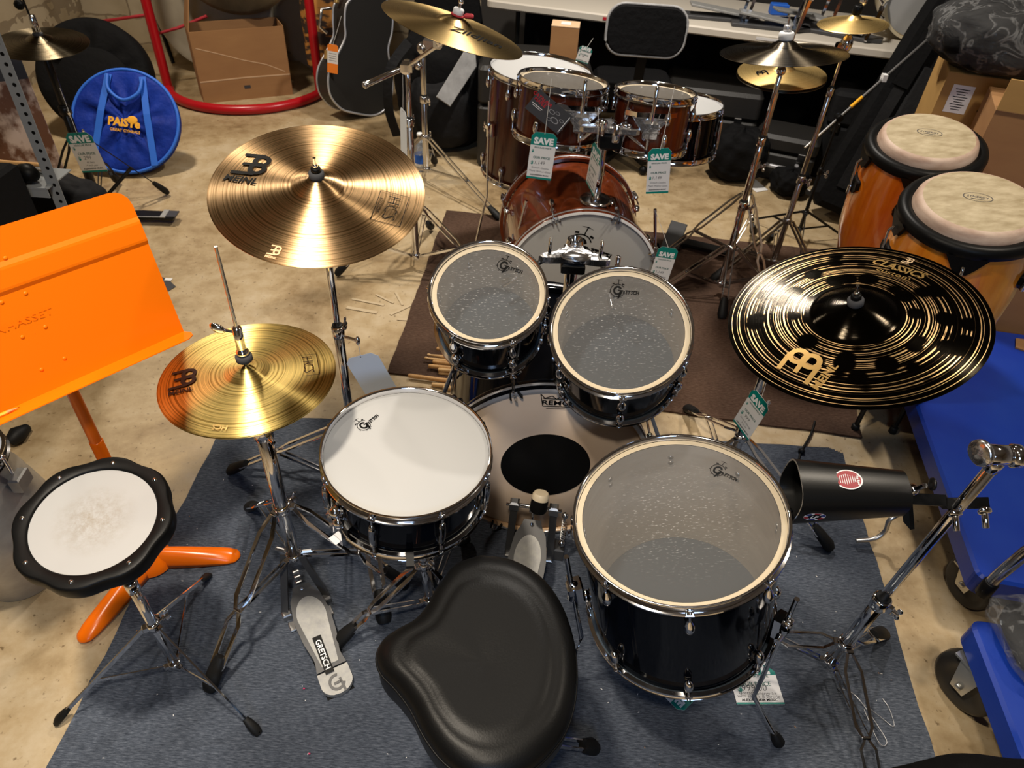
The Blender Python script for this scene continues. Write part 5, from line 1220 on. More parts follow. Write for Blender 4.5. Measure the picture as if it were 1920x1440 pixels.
t.part('black_bag', blob((1.735, 2.86, 1.10), .25, .20, .10, BLKFAB, .07, 3)); t.part('plastic_wrap', blob((1.735, 2.86, 1.118), .275, .222, .118, POLYBAG, .06, 5))
p = at(1908, 640, ZD+.02)
solo('cardboard_scrap', MB().prism([(0, 0), (.03, .06), (.12, .05), (.12, -.08)], 0, .006, CARD, Tr(p.x-.01, p.y-.02, ZD+.001)), 'small torn cardboard piece on the blue cart deck', 'cardboard', loc=(p.x, p.y, ZD))

# ---------------------------------------------------------------- leaning gig bag and mic boom
def slab_bag(name, label, base, top, w, th, m, group=None, extra=None, nrm=None, tpr=.8):
    base, top = V(base), V(top); u = (top-base); H = u.length; u.normalize(); x = V((1, 0, 0)) if nrm is None else V(nrm); x = (x-u*x.dot(u)).normalized(); n = x.cross(u)
    M = Matrix(((x.x, u.x, n.x, base.x), (x.y, u.y, n.y, base.y), (x.z, u.z, n.z, base.z), (0, 0, 0, 1))); t = Th(name, label, 'bag', M=M, group=group)
    pts = [(-w/2, .05), (-w/2+.05, 0), (w/2-.05, 0), (w/2, .05), (w/2*tpr*1.05, H*.6), (w/2*tpr*.8, H-.08), (w/2*tpr*.6, H), (-w/2*tpr*.6, H), (-w/2*tpr*.8, H-.08), (-w/2*tpr*1.05, H*.6)]
    t.part('bag_body', MB().prism(pts, -th/2, th/2, m, None, .03), local=True)
    if extra: extra(t, w, H, th)
    return t
def gx(t, w, H, th):
    for s in (-1, 1):
        t.part('strap', MB().bar([(s*w*.30, .12, th/2+.004), (s*w*.29, H*.35, th/2+.020), (s*w*.26, H*.62, th/2+.012), (s*w*.22, H*.85, th/2+.004)], .055, .012, BLKFAB2, (0, 0, 1)), local=True)
        t.part('strap_pad', MB().bar([(s*w*.29, H*.42, th/2+.026), (s*w*.265, H*.60, th/2+.026)], .075, .022, BLKFAB, (0, 0, 1)), local=True)
    t.part('front_pocket', MB().prism([(-.13, .18), (.13, .18), (.12, H*.50), (-.12, H*.50)], th/2-.01, th/2+.03, BLKFAB2, None, .012), local=True)
    t.part('grab_handle', MB().bar([(-.06, H*.64, th/2), (-.05, H*.645, th/2+.04), (.05, H*.645, th/2+.04), (.06, H*.64, th/2)], .05, .02, BLKFAB, (0, 1, 0)), local=True)
slab_bag('gig_bag', 'tall black gig bag with shoulder straps leaning behind the congas', (1.80, 3.52, .02), (2.27, 4.00, 1.40), .60, .14, BLKFAB, None, gx, (1, -.25, 0))
slab_bag('gig_bag', 'second black gig bag leaning at the right of the strapped one', (2.52, 3.38, .02), (2.98, 3.86, 1.40), .50, .14, BLKFAB, None, None, (1, -.3, 0))
mb_ = at(1492, 452, 0); mb_.z = 0
zt5 = .2
while proj((mb_.x, mb_.y, zt5))[1] > 222 and zt5 < 1.5: zt5 += .005
pv = V((mb_.x, mb_.y, zt5))
ms2 = stand('microphone_stand', 'thin black microphone stand with long boom, beside the gig bag', mb_+V((0, 0, .06)), pv, [(.06, zt5*.6, .009), (zt5*.55, zt5, .006)], .16, .07, [(mb_.x+.26, mb_.y+.06, .012), (mb_.x-.20, mb_.y+.18, .012), (mb_.x-.06, mb_.y-.27, .012)], m=BLKMET, style='single')
be = pv+V((.42, .12, .40)); 
for k in range(60):
    be = dep(1752, 62, 3.30+.01*k)
    if (be-pv).length > .60: break
bs_ = lerp(pv, be, -.35)
ms2.part('boom_arm', MB().cyl(bs_, be, .0055, STEEL, 10)); ms2.part('boom_clutch', MB().cyl(pv-V((0, .02, 0)), pv+V((0, .02, 0)), .016, BLKPLA, 12, .002)); ms2.part('yellow_band', MB().cyl(lerp(pv, be, .12), lerp(pv, be, .24), .008, YELLOW, 10))
ms2.part('cable', MB().tube([bs_+V((0, 0, -.012)), lerp(bs_, be, .3)+V((0, 0, -.016)), lerp(bs_, be, .6)+V((0, 0, -.012)), lerp(bs_, be, .75)], .004, RUBBER, 6)); ms2.part('cable_clip', MB().box((0, 0, 0), (.02, .03, .03), WHITE, Tr(lerp(pv, be, .47))))

# ---------------------------------------------------------------- background stands
db = V((DKC.x+.01, DKC.y, 0)); 
st = stand('cymbal_stand', 'chrome cymbal stand under the grey bronze cymbal', db+V((0, 0, .05)), (db.x, db.y, DKC.z-.05), [(.05, .45, .015), (.42, .72, .0125), (.70, DKC.z-.05, .009)], .25, .07, [(db.x-.30, db.y-.05), (db.x+.27, db.y-.04), (db.x-.02, db.y-.20)], group='straight cymbal stands', style='flat')
st.part('tilter', MB().cyl(V((db.x, db.y, DKC.z-.07)), DKC, .010, CHROME, 12).sph((db.x, db.y, DKC.z-.06), .018, CHROME, 12)); 
n_ = V((-.09, .09, .99)).normalized(); p = DKC+n_*.042; st.part('white_felt', MB().cyl(p, p+n_*.028, .026, WHITE, 24, .004).cyl(p-n_*.012, p, .022, FELT, 20, .002).cyl(p+n_*.028, p+n_*.05, .014, SILVERPLA, 16, .003).cyl(p, p+n_*.075, .004, CHROME, 8))
gb = V((GDC.x, GDC.y, 0)); 
st = stand('hi_hat_stand', 'black and chrome hi-hat stand with pedal under the yellow brass hi-hats', gb+V((0, 0, .05)), (gb.x, gb.y, GDC.z-.02), [(.05, .50, .014), (.48, GDC.z-.01, .011)], .36, .08, [(gb.x-.36, gb.y-.06), (gb.x+.10, gb.y-.36), (gb.x+.18, gb.y+.28)], style='double', m=CHROME2)
st.part('pull_rod', MB().cyl((gb.x, gb.y, GDC.z-.03), (gb.x+.02, gb.y, GDC.z+.42), .0035, CHROME2, 8)); st.part('clutch', MB().cyl((gb.x, gb.y, GDC.z+.03), (gb.x, gb.y, GDC.z+.10), .012, CHROME, 12, .002)); st.part('footboard', MB().box((0, 0, 0), (.085, .27, .012), DKALLOY, frame((0, -.2, 1), (1, -.35, 0), at(1262, 448, .04)), .004)); st.part('pedal_link', MB().bar([at(1262, 448, .035), V((gb.x, gb.y, .05))], .06, .010, BLKMET))
spb = V((SPC.x, SPC.y, 0))
st = stand('cymbal_stand', 'slim chrome cymbal stand under the pale gold splash cymbal', spb+V((0, 0, .05)), (SPC.x, SPC.y, SPC.z), [(.05, .48, .013), (.46, .85, .010), (.84, SPC.z+.05, .006)], .28, .07, [(spb.x-.30, spb.y-.12), (spb.x+.20, spb.y-.24), (spb.x+.06, spb.y+.30)], group='straight cymbal stands', style='flat', m=CHROME2)
st.part('tilter', MB().sph((SPC.x, SPC.y, SPC.z-.07), .024, CHROME, 14, (1, 1, 1.5)).box((SPC.x-.02, SPC.y, SPC.z-.09), (.03, .03, .05), CHROME, None, .006)); st.part('black_sleeve', MB().cyl(SPC+V((0, 0, .035)), SPC+V((0, 0, .065)), .017, BLKPLA, 14, .003).sph(SPC+V((.012, 0, .085)), .016, CHROME, 10, (1, .4, 1.4)))
# boom stand of the golden crash
zb = at(781, 503, 0); zb.z = 0; zh = .5
while proj((zb.x, zb.y, zh))[1] > 125: zh += .005
st = stand('boom_stand', 'chrome boom stand with thick counterweight arm under the smooth golden crash', zb+V((0, 0, .05)), (zb.x, zb.y, zh), [(.05, .42, .015), (.40, .68, .0125), (.66, zh, .010)], .33, .07, [(zb.x-.34, zb.y-.12), (zb.x+.36, zb.y-.10), (zb.x+.02, zb.y+.36)], group='boom stands')
hd = V((zb.x, zb.y, zh)); e0 = dep(683, 160, zb.y-.12); bdir = (hd-e0).normalized(); 
st.part('boom_arm', MB().cyl(e0, hd-bdir*.02, .0105, CHROME, 14, .002).cyl(hd, ZC_-ZN*.02, .007, CHROME, 12).cyl(e0-bdir*.004, e0+bdir*.012, .013, STEEL, 14, .003)); st.part('boom_tilter', MB().sph(hd, .026, CHROME, 16).box(hd+V((.0, -.01, .0)), (.045, .045, .05), CHROME, None, .012).sph(hd+V((.045, -.02, .01)), .018, CHROME, 10, (1, .5, .8))); st.part('boom_tilter', MB().sph(lerp(hd, ZC_, .75), .020, CHROME, 14).box(lerp(hd, ZC_, .70), (.03, .03, .045), CHROME, None, .008))
p = ZC_+ZN*.042; st.part('white_felt', MB().cyl(p, p+ZN*.020, .017, WHITE, 20, .003).cyl(p, p+ZN*.05, .0045, CHROME, 8).sph(p+ZN*.04, .009, CHROME, 8)); st.part('red_felt', MB().cyl(p-ZN*.004, p+ZN*.002, .022, REDCORD, 20, .002).box(p+V((.035, .0, -.002)), (.03, .02, .014), REDCORD, None, .005))
z2b = at(800, 338, 0); z2b.z = 0; z2h = .5
while proj((z2b.x, z2b.y, z2h))[1] > 92: z2h += .005
st = stand('cymbal_stand', 'bare chrome stand without cymbal, behind the boom stand by the backpack', z2b+V((0, 0, .05)), (z2b.x, z2b.y, z2h), [(.05, .45, .017), (.43, z2h, .014)], .25, .07, [(-.12, 3.31), (z2b.x-.3, z2b.y-.2), (z2b.x+.02, z2b.y+.20)], group='straight cymbal stands', style='flat', m=CHROME2)
st.part('tilter', MB().sph((z2b.x, z2b.y, z2h), .03, CHROME2, 14).box((z2b.x+.03, z2b.y, z2h+.02), (.05, .04, .06), CHROME2, None, .01).cyl((z2b.x, z2b.y, z2h), (z2b.x+.16, z2b.y-.02, z2h+.07), .010, BLKMET, 10))
# dark hi-hat stand upper left
lb_ = V((LDC.x, LDC.y, 0))
st = stand('hi_hat_stand', 'black hi-hat stand with pedal under the dark bronze cymbal, upper left', lb_+V((0, 0, .05)), (lb_.x, lb_.y, LDC.z), [(.05, .52, .020), (.50, LDC.z, .015)], .40, .08, [(lb_.x-.08, lb_.y+.34), (lb_.x-.1, lb_.y-.36), (lb_.x+.22, lb_.y+.25)], m=BLKMET)
st.part('pull_rod', MB().cyl((lb_.x, lb_.y, LDC.z), (lb_.x-.02, lb_.y, LDC.z+.34), .004, BLKMET, 8)); st.part('clutch', MB().cyl((lb_.x, lb_.y, LDC.z+.035), (lb_.x, lb_.y, LDC.z+.11), .015, CHROME, 14, .003).sph((lb_.x-.02, lb_.y-.02, LDC.z+.15), .02, BLKPLA, 10).cyl((lb_.x, lb_.y, LDC.z+.02), (lb_.x, lb_.y, LDC.z+.04), .02, FELT, 14))
f0 = at(228, 396, .05); f1 = at(330, 411, .015); f0.z = .06; fd = (f1-f0).normalized(); FM = frame(fd.cross(V((fd.y, -fd.x, 0))) if False else V((0, 0, 1)), fd, f0); LF = (f1-f0).length
st.part('footboard', MB().prism([(0, -.030), (LF*.35, -.040), (LF*.75, -.036), (LF, -.042), (LF, .042), (LF*.75, .036), (LF*.35, .040), (0, .030)], -.036, -.020, BLKMET, FM, .004)); st.part('heel_plate', MB().box((LF*.80, 0, -.017), (LF*.10, .076, .006), GREYFAB, FM).box((LF*.92, 0, -.018), (.06, .06, .006), DKGREY, FM).bar([(LF*.02, -.028, -.018), (LF*.40, -.036, -.018), (LF*.8, -.033, -.018)], .006, .003, GREYFAB, (0, 0, 1), FM)); st.part('pedal_link', MB().bar([f0-V((0, 0, .03)), V((lb_.x, lb_.y, .05))], .05, .012, BLKMET))

# ---------------------------------------------------------------- left background
def round_bag(name, label, c, x, u, r, th, m, trim=None, extra=None):
    x, u = V(x).normalized(), V(u); u = (u-x*u.dot(x)).normalized(); n = x.cross(u); M = Matrix(((x.x, u.x, n.x, c[0]), (x.y, u.y, n.y, c[1]), (x.z, u.z, n.z, c[2]), (0, 0, 0, 1))); t = Th(name, label, 'bag', M=M)
    R2 = random.Random(3)
    def bump(p):
        a = atan2(p.y, p.x); q = sqrt(p.x**2+p.y**2)/r; return V((p.x, p.y, p.z+(.010*sin(5*a+3*q)+.008*sin(9*a-5*q)+.006*cos(14*a))*q*(1-q)*3))
    mb = MB(); mb.fn = bump; mb.lathe([(0, th*.55)]+[(r*k/10, th*(.55-.06*(k/10)**2)) for k in range(1, 10)]+[(r*.97, th*.42), (r, th*.25), (r, -th*.25), (r*.97, -th*.42), (0, -th*.45)], m, 72); t.part('bag_body', mb, local=True)
    if trim: t.part('piping', MB().tube([(r*.985*cos(2*pi*k/64), r*.985*sin(2*pi*k/64), th*.36) for k in range(64)], .009, trim, 8, closed=True), local=True)
    if extra: extra(t, r, th)
    return t
def bx(t, r, th):
    z = th*.55+.014
    for s in (-1, 1): t.part('webbing_strap', MB().bar([(s*.085+s*.010*k, r*.86-k*r*.24+(-.0), z-.004*abs(k-3)) for k in range(8)], .034, .004, BLUETRIM, (0, 0, 1)), local=True)
    t.part('carry_handle', MB().tube(bez([(-.085, r*.84, z), (-.075, r*.55, z+.012), (0, r*.36, z+.016), (.075, r*.52, z+.012), (.088, r*.80, z)], 8), .0095, BLUETRIM, 8), local=True)
    mb = MB(); mb.text('PAiSTe', .058, LOGOYEL, Tr(.005, -.035, z+.008) @ Rz(-.06), 'c', .05, 0, .95); mb.sph((.045, .0, z+.006), .028, LOGOYEL, 14, (1, .8, .12)); mb.text('GREAT CYMBALS', .020, LOGOYEL, Tr(.01, -.065, z+.008) @ Rz(-.06), 'c', .02); t.part('logo', mb, local=True, label='yellow embroidered lettering')
bdn = at(262, 326, 0)
uB = V((-.12, .30, .42)).normalized(); cB_ = V((bdn.x+.01, bdn.y-.03, .02))+uB*.268
round_bag('cymbal_bag', 'blue round cymbal bag with yellow lettering leaning at the upper left', cB_, (1, .10, -.06), uB, .272, .06, BLUEFAB, BLUETRIM, bx)
def bkx(t, r, th): t.part('front_pocket', MB().lathe([(0, th*.75), (r*.55, th*.72), (r*.68, th*.6), (r*.70, th*.4)], BLKFAB, 48, Tr(.02, -r*.22, 0)), local=True)
uK = V((-.10, .25, .48)).normalized(); cK = V((-2.45, 4.02, .03))+uK*.31
round_bag('cymbal_bag', 'larger black round bag leaning behind the blue cymbal bag', cK, (1, .12, -.06), uK, .31, .16, BLKFAB, None, bkx)
# grey shelf upright, tray and its contents
psx, psy = -1.598, 2.2
sh = Th('shelf_unit', 'grey perforated steel shelf unit at the left edge', 'shelf', loc=(psx, psy, 0))
mb = MB(); k = .042
for a, sx, sy in ((0, .042, .0025), (1, .0025, .042)): mb.box((psx+(0 if a == 0 else -.02), psy+(0 if a == 0 else .02), .62), (sx, sy, 1.24), GREYPAINT)
for q in range(40): mb.cyl((psx+.004, psy-.0018, .05+q*.03), (psx+.004, psy-.0012, .05+q*.03), .0062, INK, 10)
sh.part('upright', mb)
zs = .62; sp_ = V((psx, psy, 0))
sh.part('shelf_tray', MB().box((psx-.28, psy+.04, zs), (.56, .16, .004), GREYPAINT).box((psx-.28, psy-.038, zs-.012), (.56, .003, .035), GREYPAINT)); sh.part('shelf_tray', MB().box((psx-.28, psy+.22, .30), (.56, .20, .004), GREYPAINT).box((psx-.28, psy+.118, .29), (.56, .003, .03), GREYPAINT))
sh.part('upright', MB().box((psx-.55, psy+.28, .62), (.04, .04, 1.24), GREYPAINT))
def maraca(label, p, d, m, r):
    d = V(d).normalized(); B = frame(d, (0, 0, 1), p); mb = MB().lathe([(0, -r*1.2), (r*.6, -r), (r, -.1*r), (r*.8, r*.7), (r*.3, r*1.2), (.007, r*1.4), (.007, r*1.4+.14), (.010, r*1.4+.145), (0, r*1.4+.15)], m, 20, B); solo('maraca', mb, label, 'maraca', M=B, group='percussion on the grey shelf')
maraca('black egg headed maraca on the grey shelf', (psx-.075, psy+.0, zs+.036), (-1, .35, .0), INK, .034); maraca('small white headed beater on the grey shelf edge', (psx-.125, psy-.018, zs+.02), (-1, .35, .02), WHITE, .017)
for k, (a, z_) in enumerate(((.15, .012), (.42, .025))): B = frame(V((cos(a+2.7), sin(a+2.7), 0)), (0, 0, 1), (psx-.04-.03*k, psy+.06+.03*k, zs+z_)); solo('drumstick', MB().lathe([(0, 0), (.008, .002), (.008, .33), (.004, .40), (0, .41)], WOOD if k else STEEL, 12, B), ['silver stick lying on the grey shelf', 'wooden stick lying on the grey shelf'][k], 'drumstick', M=B, group='percussion on the grey shelf')
solo('cloth_bundle', blob((psx-.20, psy+.22, .425), .22, .09, .12, BLKFAB2, .05, 12), 'crumpled dark cloth bundle on the lower grey shelf', 'cloth', loc=(psx-.2, psy+.22, .303))
sk = dep(30, 304, 2.13); solo('speaker_cabinet', MB().box((sk.x-.19, 2.02, sk.z/2+.001), (.38, .22, sk.z), BLKFAB, None, .012), 'black cabinet standing behind the orange music stand at the left', 'cabinet', loc=(sk.x-.19, 2.02, 0))
# poster panel behind the shelf
pa, pb2 = V((-2.62, 3.02, .02)), V((-2.04, 3.34, .02)); ex = (pb2-pa).normalized(); nn = V((ex.y, -ex.x, 0)); uu = (V((0, 0, 1))-nn*.22).normalized()
PMx = Matrix(((ex.x, uu.x, nn.x, pa.x), (ex.y, uu.y, nn.y, pa.y), (ex.z, uu.z, nn.z, pa.z), (0, 0, 0, 1)))
mb = MB().box((.19, .28, 0), (.46, .56, .02), FURPRINT, PMx).box((.19, .63, 0), (.46, .14, .0202), DKGREY, PMx); mb.text('PERCUSSION', .045, REDINK, PMx @ Tr(.20, .61, .0115) @ Rz(.04), 'c', .03, .1); mb.box((.32, .06, .011), (.16, .05, .001), REDINK, PMx)
solo('poster_panel', mb, 'leaning display panel with mottled brown print and black top band', 'poster', M=PMx)
solo('hardware_clamp', MB().bar([at(115, 372, .04), at(118, 345, .12), at(126, 362, .04)], .02, .006, STEEL).box(at(135, 372, .015), (.22, .10, .03), CHROME2, None, .004), 'small steel clamp on a plate behind the music stand', 'clamp', loc=at(120, 372, 0))
# metal drum at the left edge
mc = V((-1.322, 1.10, 0)); t = Th('metal_drum', 'galvanised metal drum with chrome hoop, cut by the left edge', 'drum', loc=mc); zt6 = .46
t.part('shell', MB().lathe([(.105, zt6-.02), (.112, zt6-.06), (.125, zt6-.09), (.126, zt6-.10), (.130, zt6-.11), (.131, zt6-.12), (.137, zt6-.14), (.152, zt6-.21), (.148, zt6-.27), (.125, zt6-.36), (.095, .004), (.08, .004)], GALV, 64, Tr(mc)))
t.part('head', MB().lathe([(0, zt6), (.112, zt6)], mat('pale_blue_film', (.45, .5, .58), .3), 48, Tr(mc))); t.part('hoop', MB().lathe([(.113, zt6-.012), (.113, zt6+.010), (.121, zt6+.010), (.121, zt6+.006), (.117, zt6+.002), (.118, zt6-.010), (.124, zt6-.012)], CHROME, 64, Tr(mc)).lathe([(.119, zt6-.016), (.119, zt6-.024), (.113, zt6-.024)], INK, 64, Tr(mc)))
for a in (0.1, 2.2, 4.3):
    A = Tr(mc) @ Rz(a); mb = MB().cyl(A @ V((.125, 0, zt6-.05)), A @ V((.125, 0, zt6+.012)), .004, CHROME, 8).box((.135, 0, zt6-.075), (.025, .05, .045), GALV, A, .004).sph(A @ V((.125, 0, zt6+.008)), .007, CHROME, 8); t.part('tension_lug', mb)
# red gong frame
rc = V((-1.95, 5.03, 0)); rad = .53
rg = Th('gong_stand', 'red tubular gong stand with curved floor ring, in front of the block wall', 'stand', loc=rc)
a0, a1_ = radians(200), radians(352)
ringp = [rc+V((rad*cos(a0+(a1_-a0)*k/30), rad*sin(a0+(a1_-a0)*k/30), .032)) for k in range(31)]
rg.part('floor_ring', MB().tube(ringp, .030, REDPAINT, 14))
for p, px in ((ringp[1], 270), (ringp[-2], 603)):
    q = V((p.x, p.y, 1.5)); rg.part('upright', MB().cyl(p, q, .030, REDPAINT, 16)); rg.part('foot', MB().cyl(p-V((0, 0, .03)), p+V((0, 0, .01)), .036, REDPAINT, 14, .004))
rg.part('top_bar', MB().cyl((ringp[1].x, ringp[1].y, 1.5), (ringp[-2].x, ringp[-2].y, 1.5), .024, REDPAINT, 14))
rg.part('tie_cord', MB().tube([dep(192, 40, 5.0), dep(275, 28, 4.9), dep(285, 66, 4.86), dep(335, 52, 4.95), dep(388, 30, 5.0)], .010, REDCORD, 8))
gc = V((-1.93, 5.02, dep(452, 28, 5.02).z+.43))
GONG = mat('dull_gong_bronze', (.20, .16, .10), .45, .6, var=(7, (.10, .08, .05)))
solo('gong', MB().lathe([(0, .03), (.08, .03), (.10, .012), (.40, .004), (.43, -.02), (.42, -.06), (.40, -.05), (.39, -.01), (0, .01)], GONG, 64, frame((.05, -1, .05), (1, 0, 0), gc)), 'large dull bronze gong hanging above the open cardboard box', 'gong', loc=gc)
for px, py, r, lb in ((318, 85, .30, 'round beige drum shell standing left of the cardboard box'), (452, -5, .24, 'dim round drum hanging above the cardboard box')):
    pass
hc_ = V((-2.22, 5.30, .42)); solo('frame_drum', MB().lathe([(0, .03), (.38, .03), (.40, .02), (.40, -.05), (.38, -.05)], mat('beige_calfskin', (.42, .37, .28), .6, var=(4, (.30, .26, .19))), 56, frame((.1, -1, .15), (1, 0, 0), hc_)), 'large round beige frame drum leaning left of the cardboard box', 'drum', loc=hc_)
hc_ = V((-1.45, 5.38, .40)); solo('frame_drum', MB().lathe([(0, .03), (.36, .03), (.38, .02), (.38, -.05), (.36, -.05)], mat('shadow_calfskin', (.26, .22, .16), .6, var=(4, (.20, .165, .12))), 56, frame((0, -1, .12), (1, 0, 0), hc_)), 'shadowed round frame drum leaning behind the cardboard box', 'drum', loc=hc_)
# open cardboard box
P0 = at(384, 194, 0); P1 = at(549, 177, 0); dx = V((P1.x-P0.x, P1.y-P0.y, 0)); xx = dx.normalized(); yy = V((-xx.y, xx.x, 0)); Wb = dx.length
BMx = Matrix(((xx.x, yy.x, 0, P0.x), (xx.y, yy.y, 0, P0.y), (0, 0, 1, 0), (0, 0, 0, 1))); hB = .435
t = Th('cardboard_box', 'open brown cardboard box inside the red gong stand', 'box', M=BMx)
mb = MB(); Db = .22
mb.box((Wb/2, 0, hB/2), (Wb, .006, hB), CARD); mb.box((0, Db/2, hB/2), (.006, Db, hB), CARD); mb.box((Wb, Db/2, hB/2), (.006, Db, hB), CARD); mb.box((Wb/2, Db, hB/2), (Wb, .006, hB), CARD); mb.box((Wb/2, Db/2, .004), (Wb, Db, .006), CARD)
mb.bar([(.0, -.0035, .135), (Wb*.5, -.0035, .140), (Wb, -.0035, .135)], .008, .001, CARDEDGE, (0, 1, 0)); mb.bar([(.02, -.0035, .34), (Wb*.25, -.0035, .30), (Wb*.5, -.0035, .25), (Wb*.75, -.0035, .21), (Wb*.95, -.0035, .155)], .005, .001, CARDEDGE, (0, 1, 0)); mb.box((Wb*.5, -.004, .08), (.04, .001, .02), DKGREY)
t.part('carton', mb, local=True); t.part('flap', MB().prism([(0, 0), (Db, 0), (Db-.02, .17), (.03, .20)], -.003, .003, CARD, Tr(0, 0, hB) @ Matrix(((0, 0, 1, 0), (1, 0, 0, 0), (0, 1, 0, 0), (0, 0, 0, 1))) @ Rx(.25)), local=True)
tb_ = V((-1.42, 5.08, 0)); solo('tiger_striped_cloth', blob((tb_.x, tb_.y+.05, .40), .13, .12, .40, TIGER, .06, 21), 'orange and white striped cloth bundle behind the box by the red upright', 'cloth', loc=tb_)
solo('wall_pole', MB().cyl((-2.62, 5.35, .02), (-2.92, 5.58, 1.6), .014, BLKMET, 10), 'thin dark pole leaning on the block wall', 'pole', loc=(-2.62, 5.35, 0))

# ---------------------------------------------------------------- guitar cases, backpack, bottle
CASEB = mat('black_tolex', (.016, .015, .014), .5, bump=(120, .3, .002))
def case(name, label, base, top, x, th, out, m, trim=True, H=1.1):
    base, top = V(base), V(top); u = (top-base).normalized(); x = V(x); x = (x-u*x.dot(u)).normalized(); n = x.cross(u); M = Matrix(((x.x, u.x, n.x, base.x), (x.y, u.y, n.y, base.y), (x.z, u.z, n.z, base.z), (0, 0, 0, 1))); t = Th(name, label, 'case', M=M)
    poly = [(p.x, p.y) for p in bez([V((a, b, 0)) for a, b in out]+[V((*out[0], 0))], 5)[:-1]]
    t.part('case_body', MB().prism(poly, -th/2, th/2, m, None, .012), local=True)
    if trim:
        for s in (1, -1): t.part('trim_piping', MB().tube([(a, b, s*(th/2-.004)) for a, b in poly], .007, SILVERPLA, 8, closed=True), local=True)
        mb = MB()
        for a, b in ((-.225, .30), (-.20, .62)): mb.box((a, b, 0), (.02, .05, .035), PALEGOLD, None, .004)
        t.part('latch', mb, local=True); t.part('case_handle', MB().tube([(-.24, .42, .0), (-.29, .44, 0), (-.29, .54, 0), (-.23, .56, 0)], .010, CHROME2, 8), local=True)
    return t
GUI = [(-.02, 0), (.12, .01), (.21, .08), (.23, .20), (.19, .32), (.155, .42), (.165, .52), (.15, .62), (.09, .70), (.06, .78), (.06, 1.10), (.0, 1.12), (-.06, 1.10), (-.06, .78), (-.09, .70), (-.17, .60), (-.17, .50), (-.155, .42), (-.19, .32), (-.235, .20), (-.21, .08), (-.12, .01)]
case('guitar_case', 'black guitar case with silver piping leaning beside the red gong stand', (-1.15, 4.60, .03), (-.97, 5.0, 1.12), (1, .95, 0), .15, GUI, CASEB)
case('guitar_case', 'plain dark guitar case standing behind the black backpack', (-.58, 4.72, .02), (-.52, 4.98, 1.2), (1, .1, 0), .16, [(-.22, 0), (.22, 0), (.25, .05), (.23, .5), (.17, .8), (.14, 1.25), (-.14, 1.25), (-.17, .8), (-.23, .5), (-.25, .05)], BLKFAB, False)
bp = V((-.50, 4.24, 0)); t = Th('backpack', 'black backpack with light grey panel behind the boom stand', 'bag', loc=bp)
t.part('pack_body', blob((bp.x, bp.y, .33), .29, .16, .33, BLKFAB, .05, 31)); t.part('pack_pocket', blob((bp.x-.02, bp.y-.12, .24), .20, .10, .20, BLKFAB2, .05, 33))
M_ = frame((.25, -.9, .35), (1, .3, 0), (bp.x+.105, bp.y-.215, .475)); t.part('grey_panel', MB().prism([(-.075, -.15), (.015, -.16), (.06, .09), (.02, .16), (-.03, .15)], -.004, .012, GREYFAB, M_ @ Rz(-.5), .003), label='light grey fabric panel')
t.part('strap', MB().bar(bez([(bp.x-.18, bp.y-.14, .62), (bp.x-.27, bp.y-.24, .5), (bp.x-.29, bp.y-.25, .3), (bp.x-.26, bp.y-.20, .12)], 6), .05, .010, BLKFAB2, (0, -1, 0)))
bo = V((-.60, 3.86, 0)); t = Th('water_bottle', 'clear plastic water bottle standing before the backpack', 'bottle', loc=bo); t.part('bottle_body', MB().lathe([(0, .002), (.032, .004), (.034, .02), (.034, .13), (.028, .155), (.014, .18), (.013, .20)], BOTTLE, 24, Tr(bo))); t.part('cap', MB().cyl(bo+V((0, 0, .198)), bo+V((0, 0, .218)), .016, WHITE, 16, .003)); t.part('label_band', MB().lathe([(.0345, .05), (.0345, .10)], BLUETRIM, 24, Tr(bo)))

# ---------------------------------------------------------------- folding table and what is on it
zt7 = .74; A = V((-.30, 4.60, 0)); Bt = at(1712, 100, zt7); Bt.z = 0; xt = (Bt-A).normalized(); yt = V((-xt.y, xt.x, 0)); LT = (Bt-A).length+.25
TMx = Matrix(((xt.x, yt.x, 0, A.x), (xt.y, yt.y, 0, A.y), (0, 0, 1, 0), (0, 0, 0, 1)))
t = Th('folding_table', 'long cream folding table along the back wall', 'table', M=TMx)
t.part('table_top', MB().prism([(x+LT/2, y+.38) for x, y in rrect(LT, .76, .04, 4)], zt7-.045, zt7, TABLETOP, None, .008).box((LT*.30, -.001, zt7-.022), (.16, .002, .016), REDINK).box((LT*.62, -.001, zt7-.022), (.12, .002, .014), PAPER), local=True)
for x in (.18, LT-.18):
    for y in (.08, .68): t.part('leg', MB().cyl((x, y, .002), (x, y, zt7-.045), .014, BLKMET, 10), local=True)
tk = Th('under_table_shade', 'added black sheet standing in for the shade under the folding table', 'cloth', M=TMx)  # dark sheet added to darken the space below the table top
tk.part('shade_panel', MB().grid(lambda u, v: V((.10+(LT-.2)*u, .56+.012*sin(u*90), .01+(zt7-.06)*v)), 220, 2, BLKFAB), local=True)
def ontable(x, y, z=0): return TMx @ V((x, y, zt7+z))
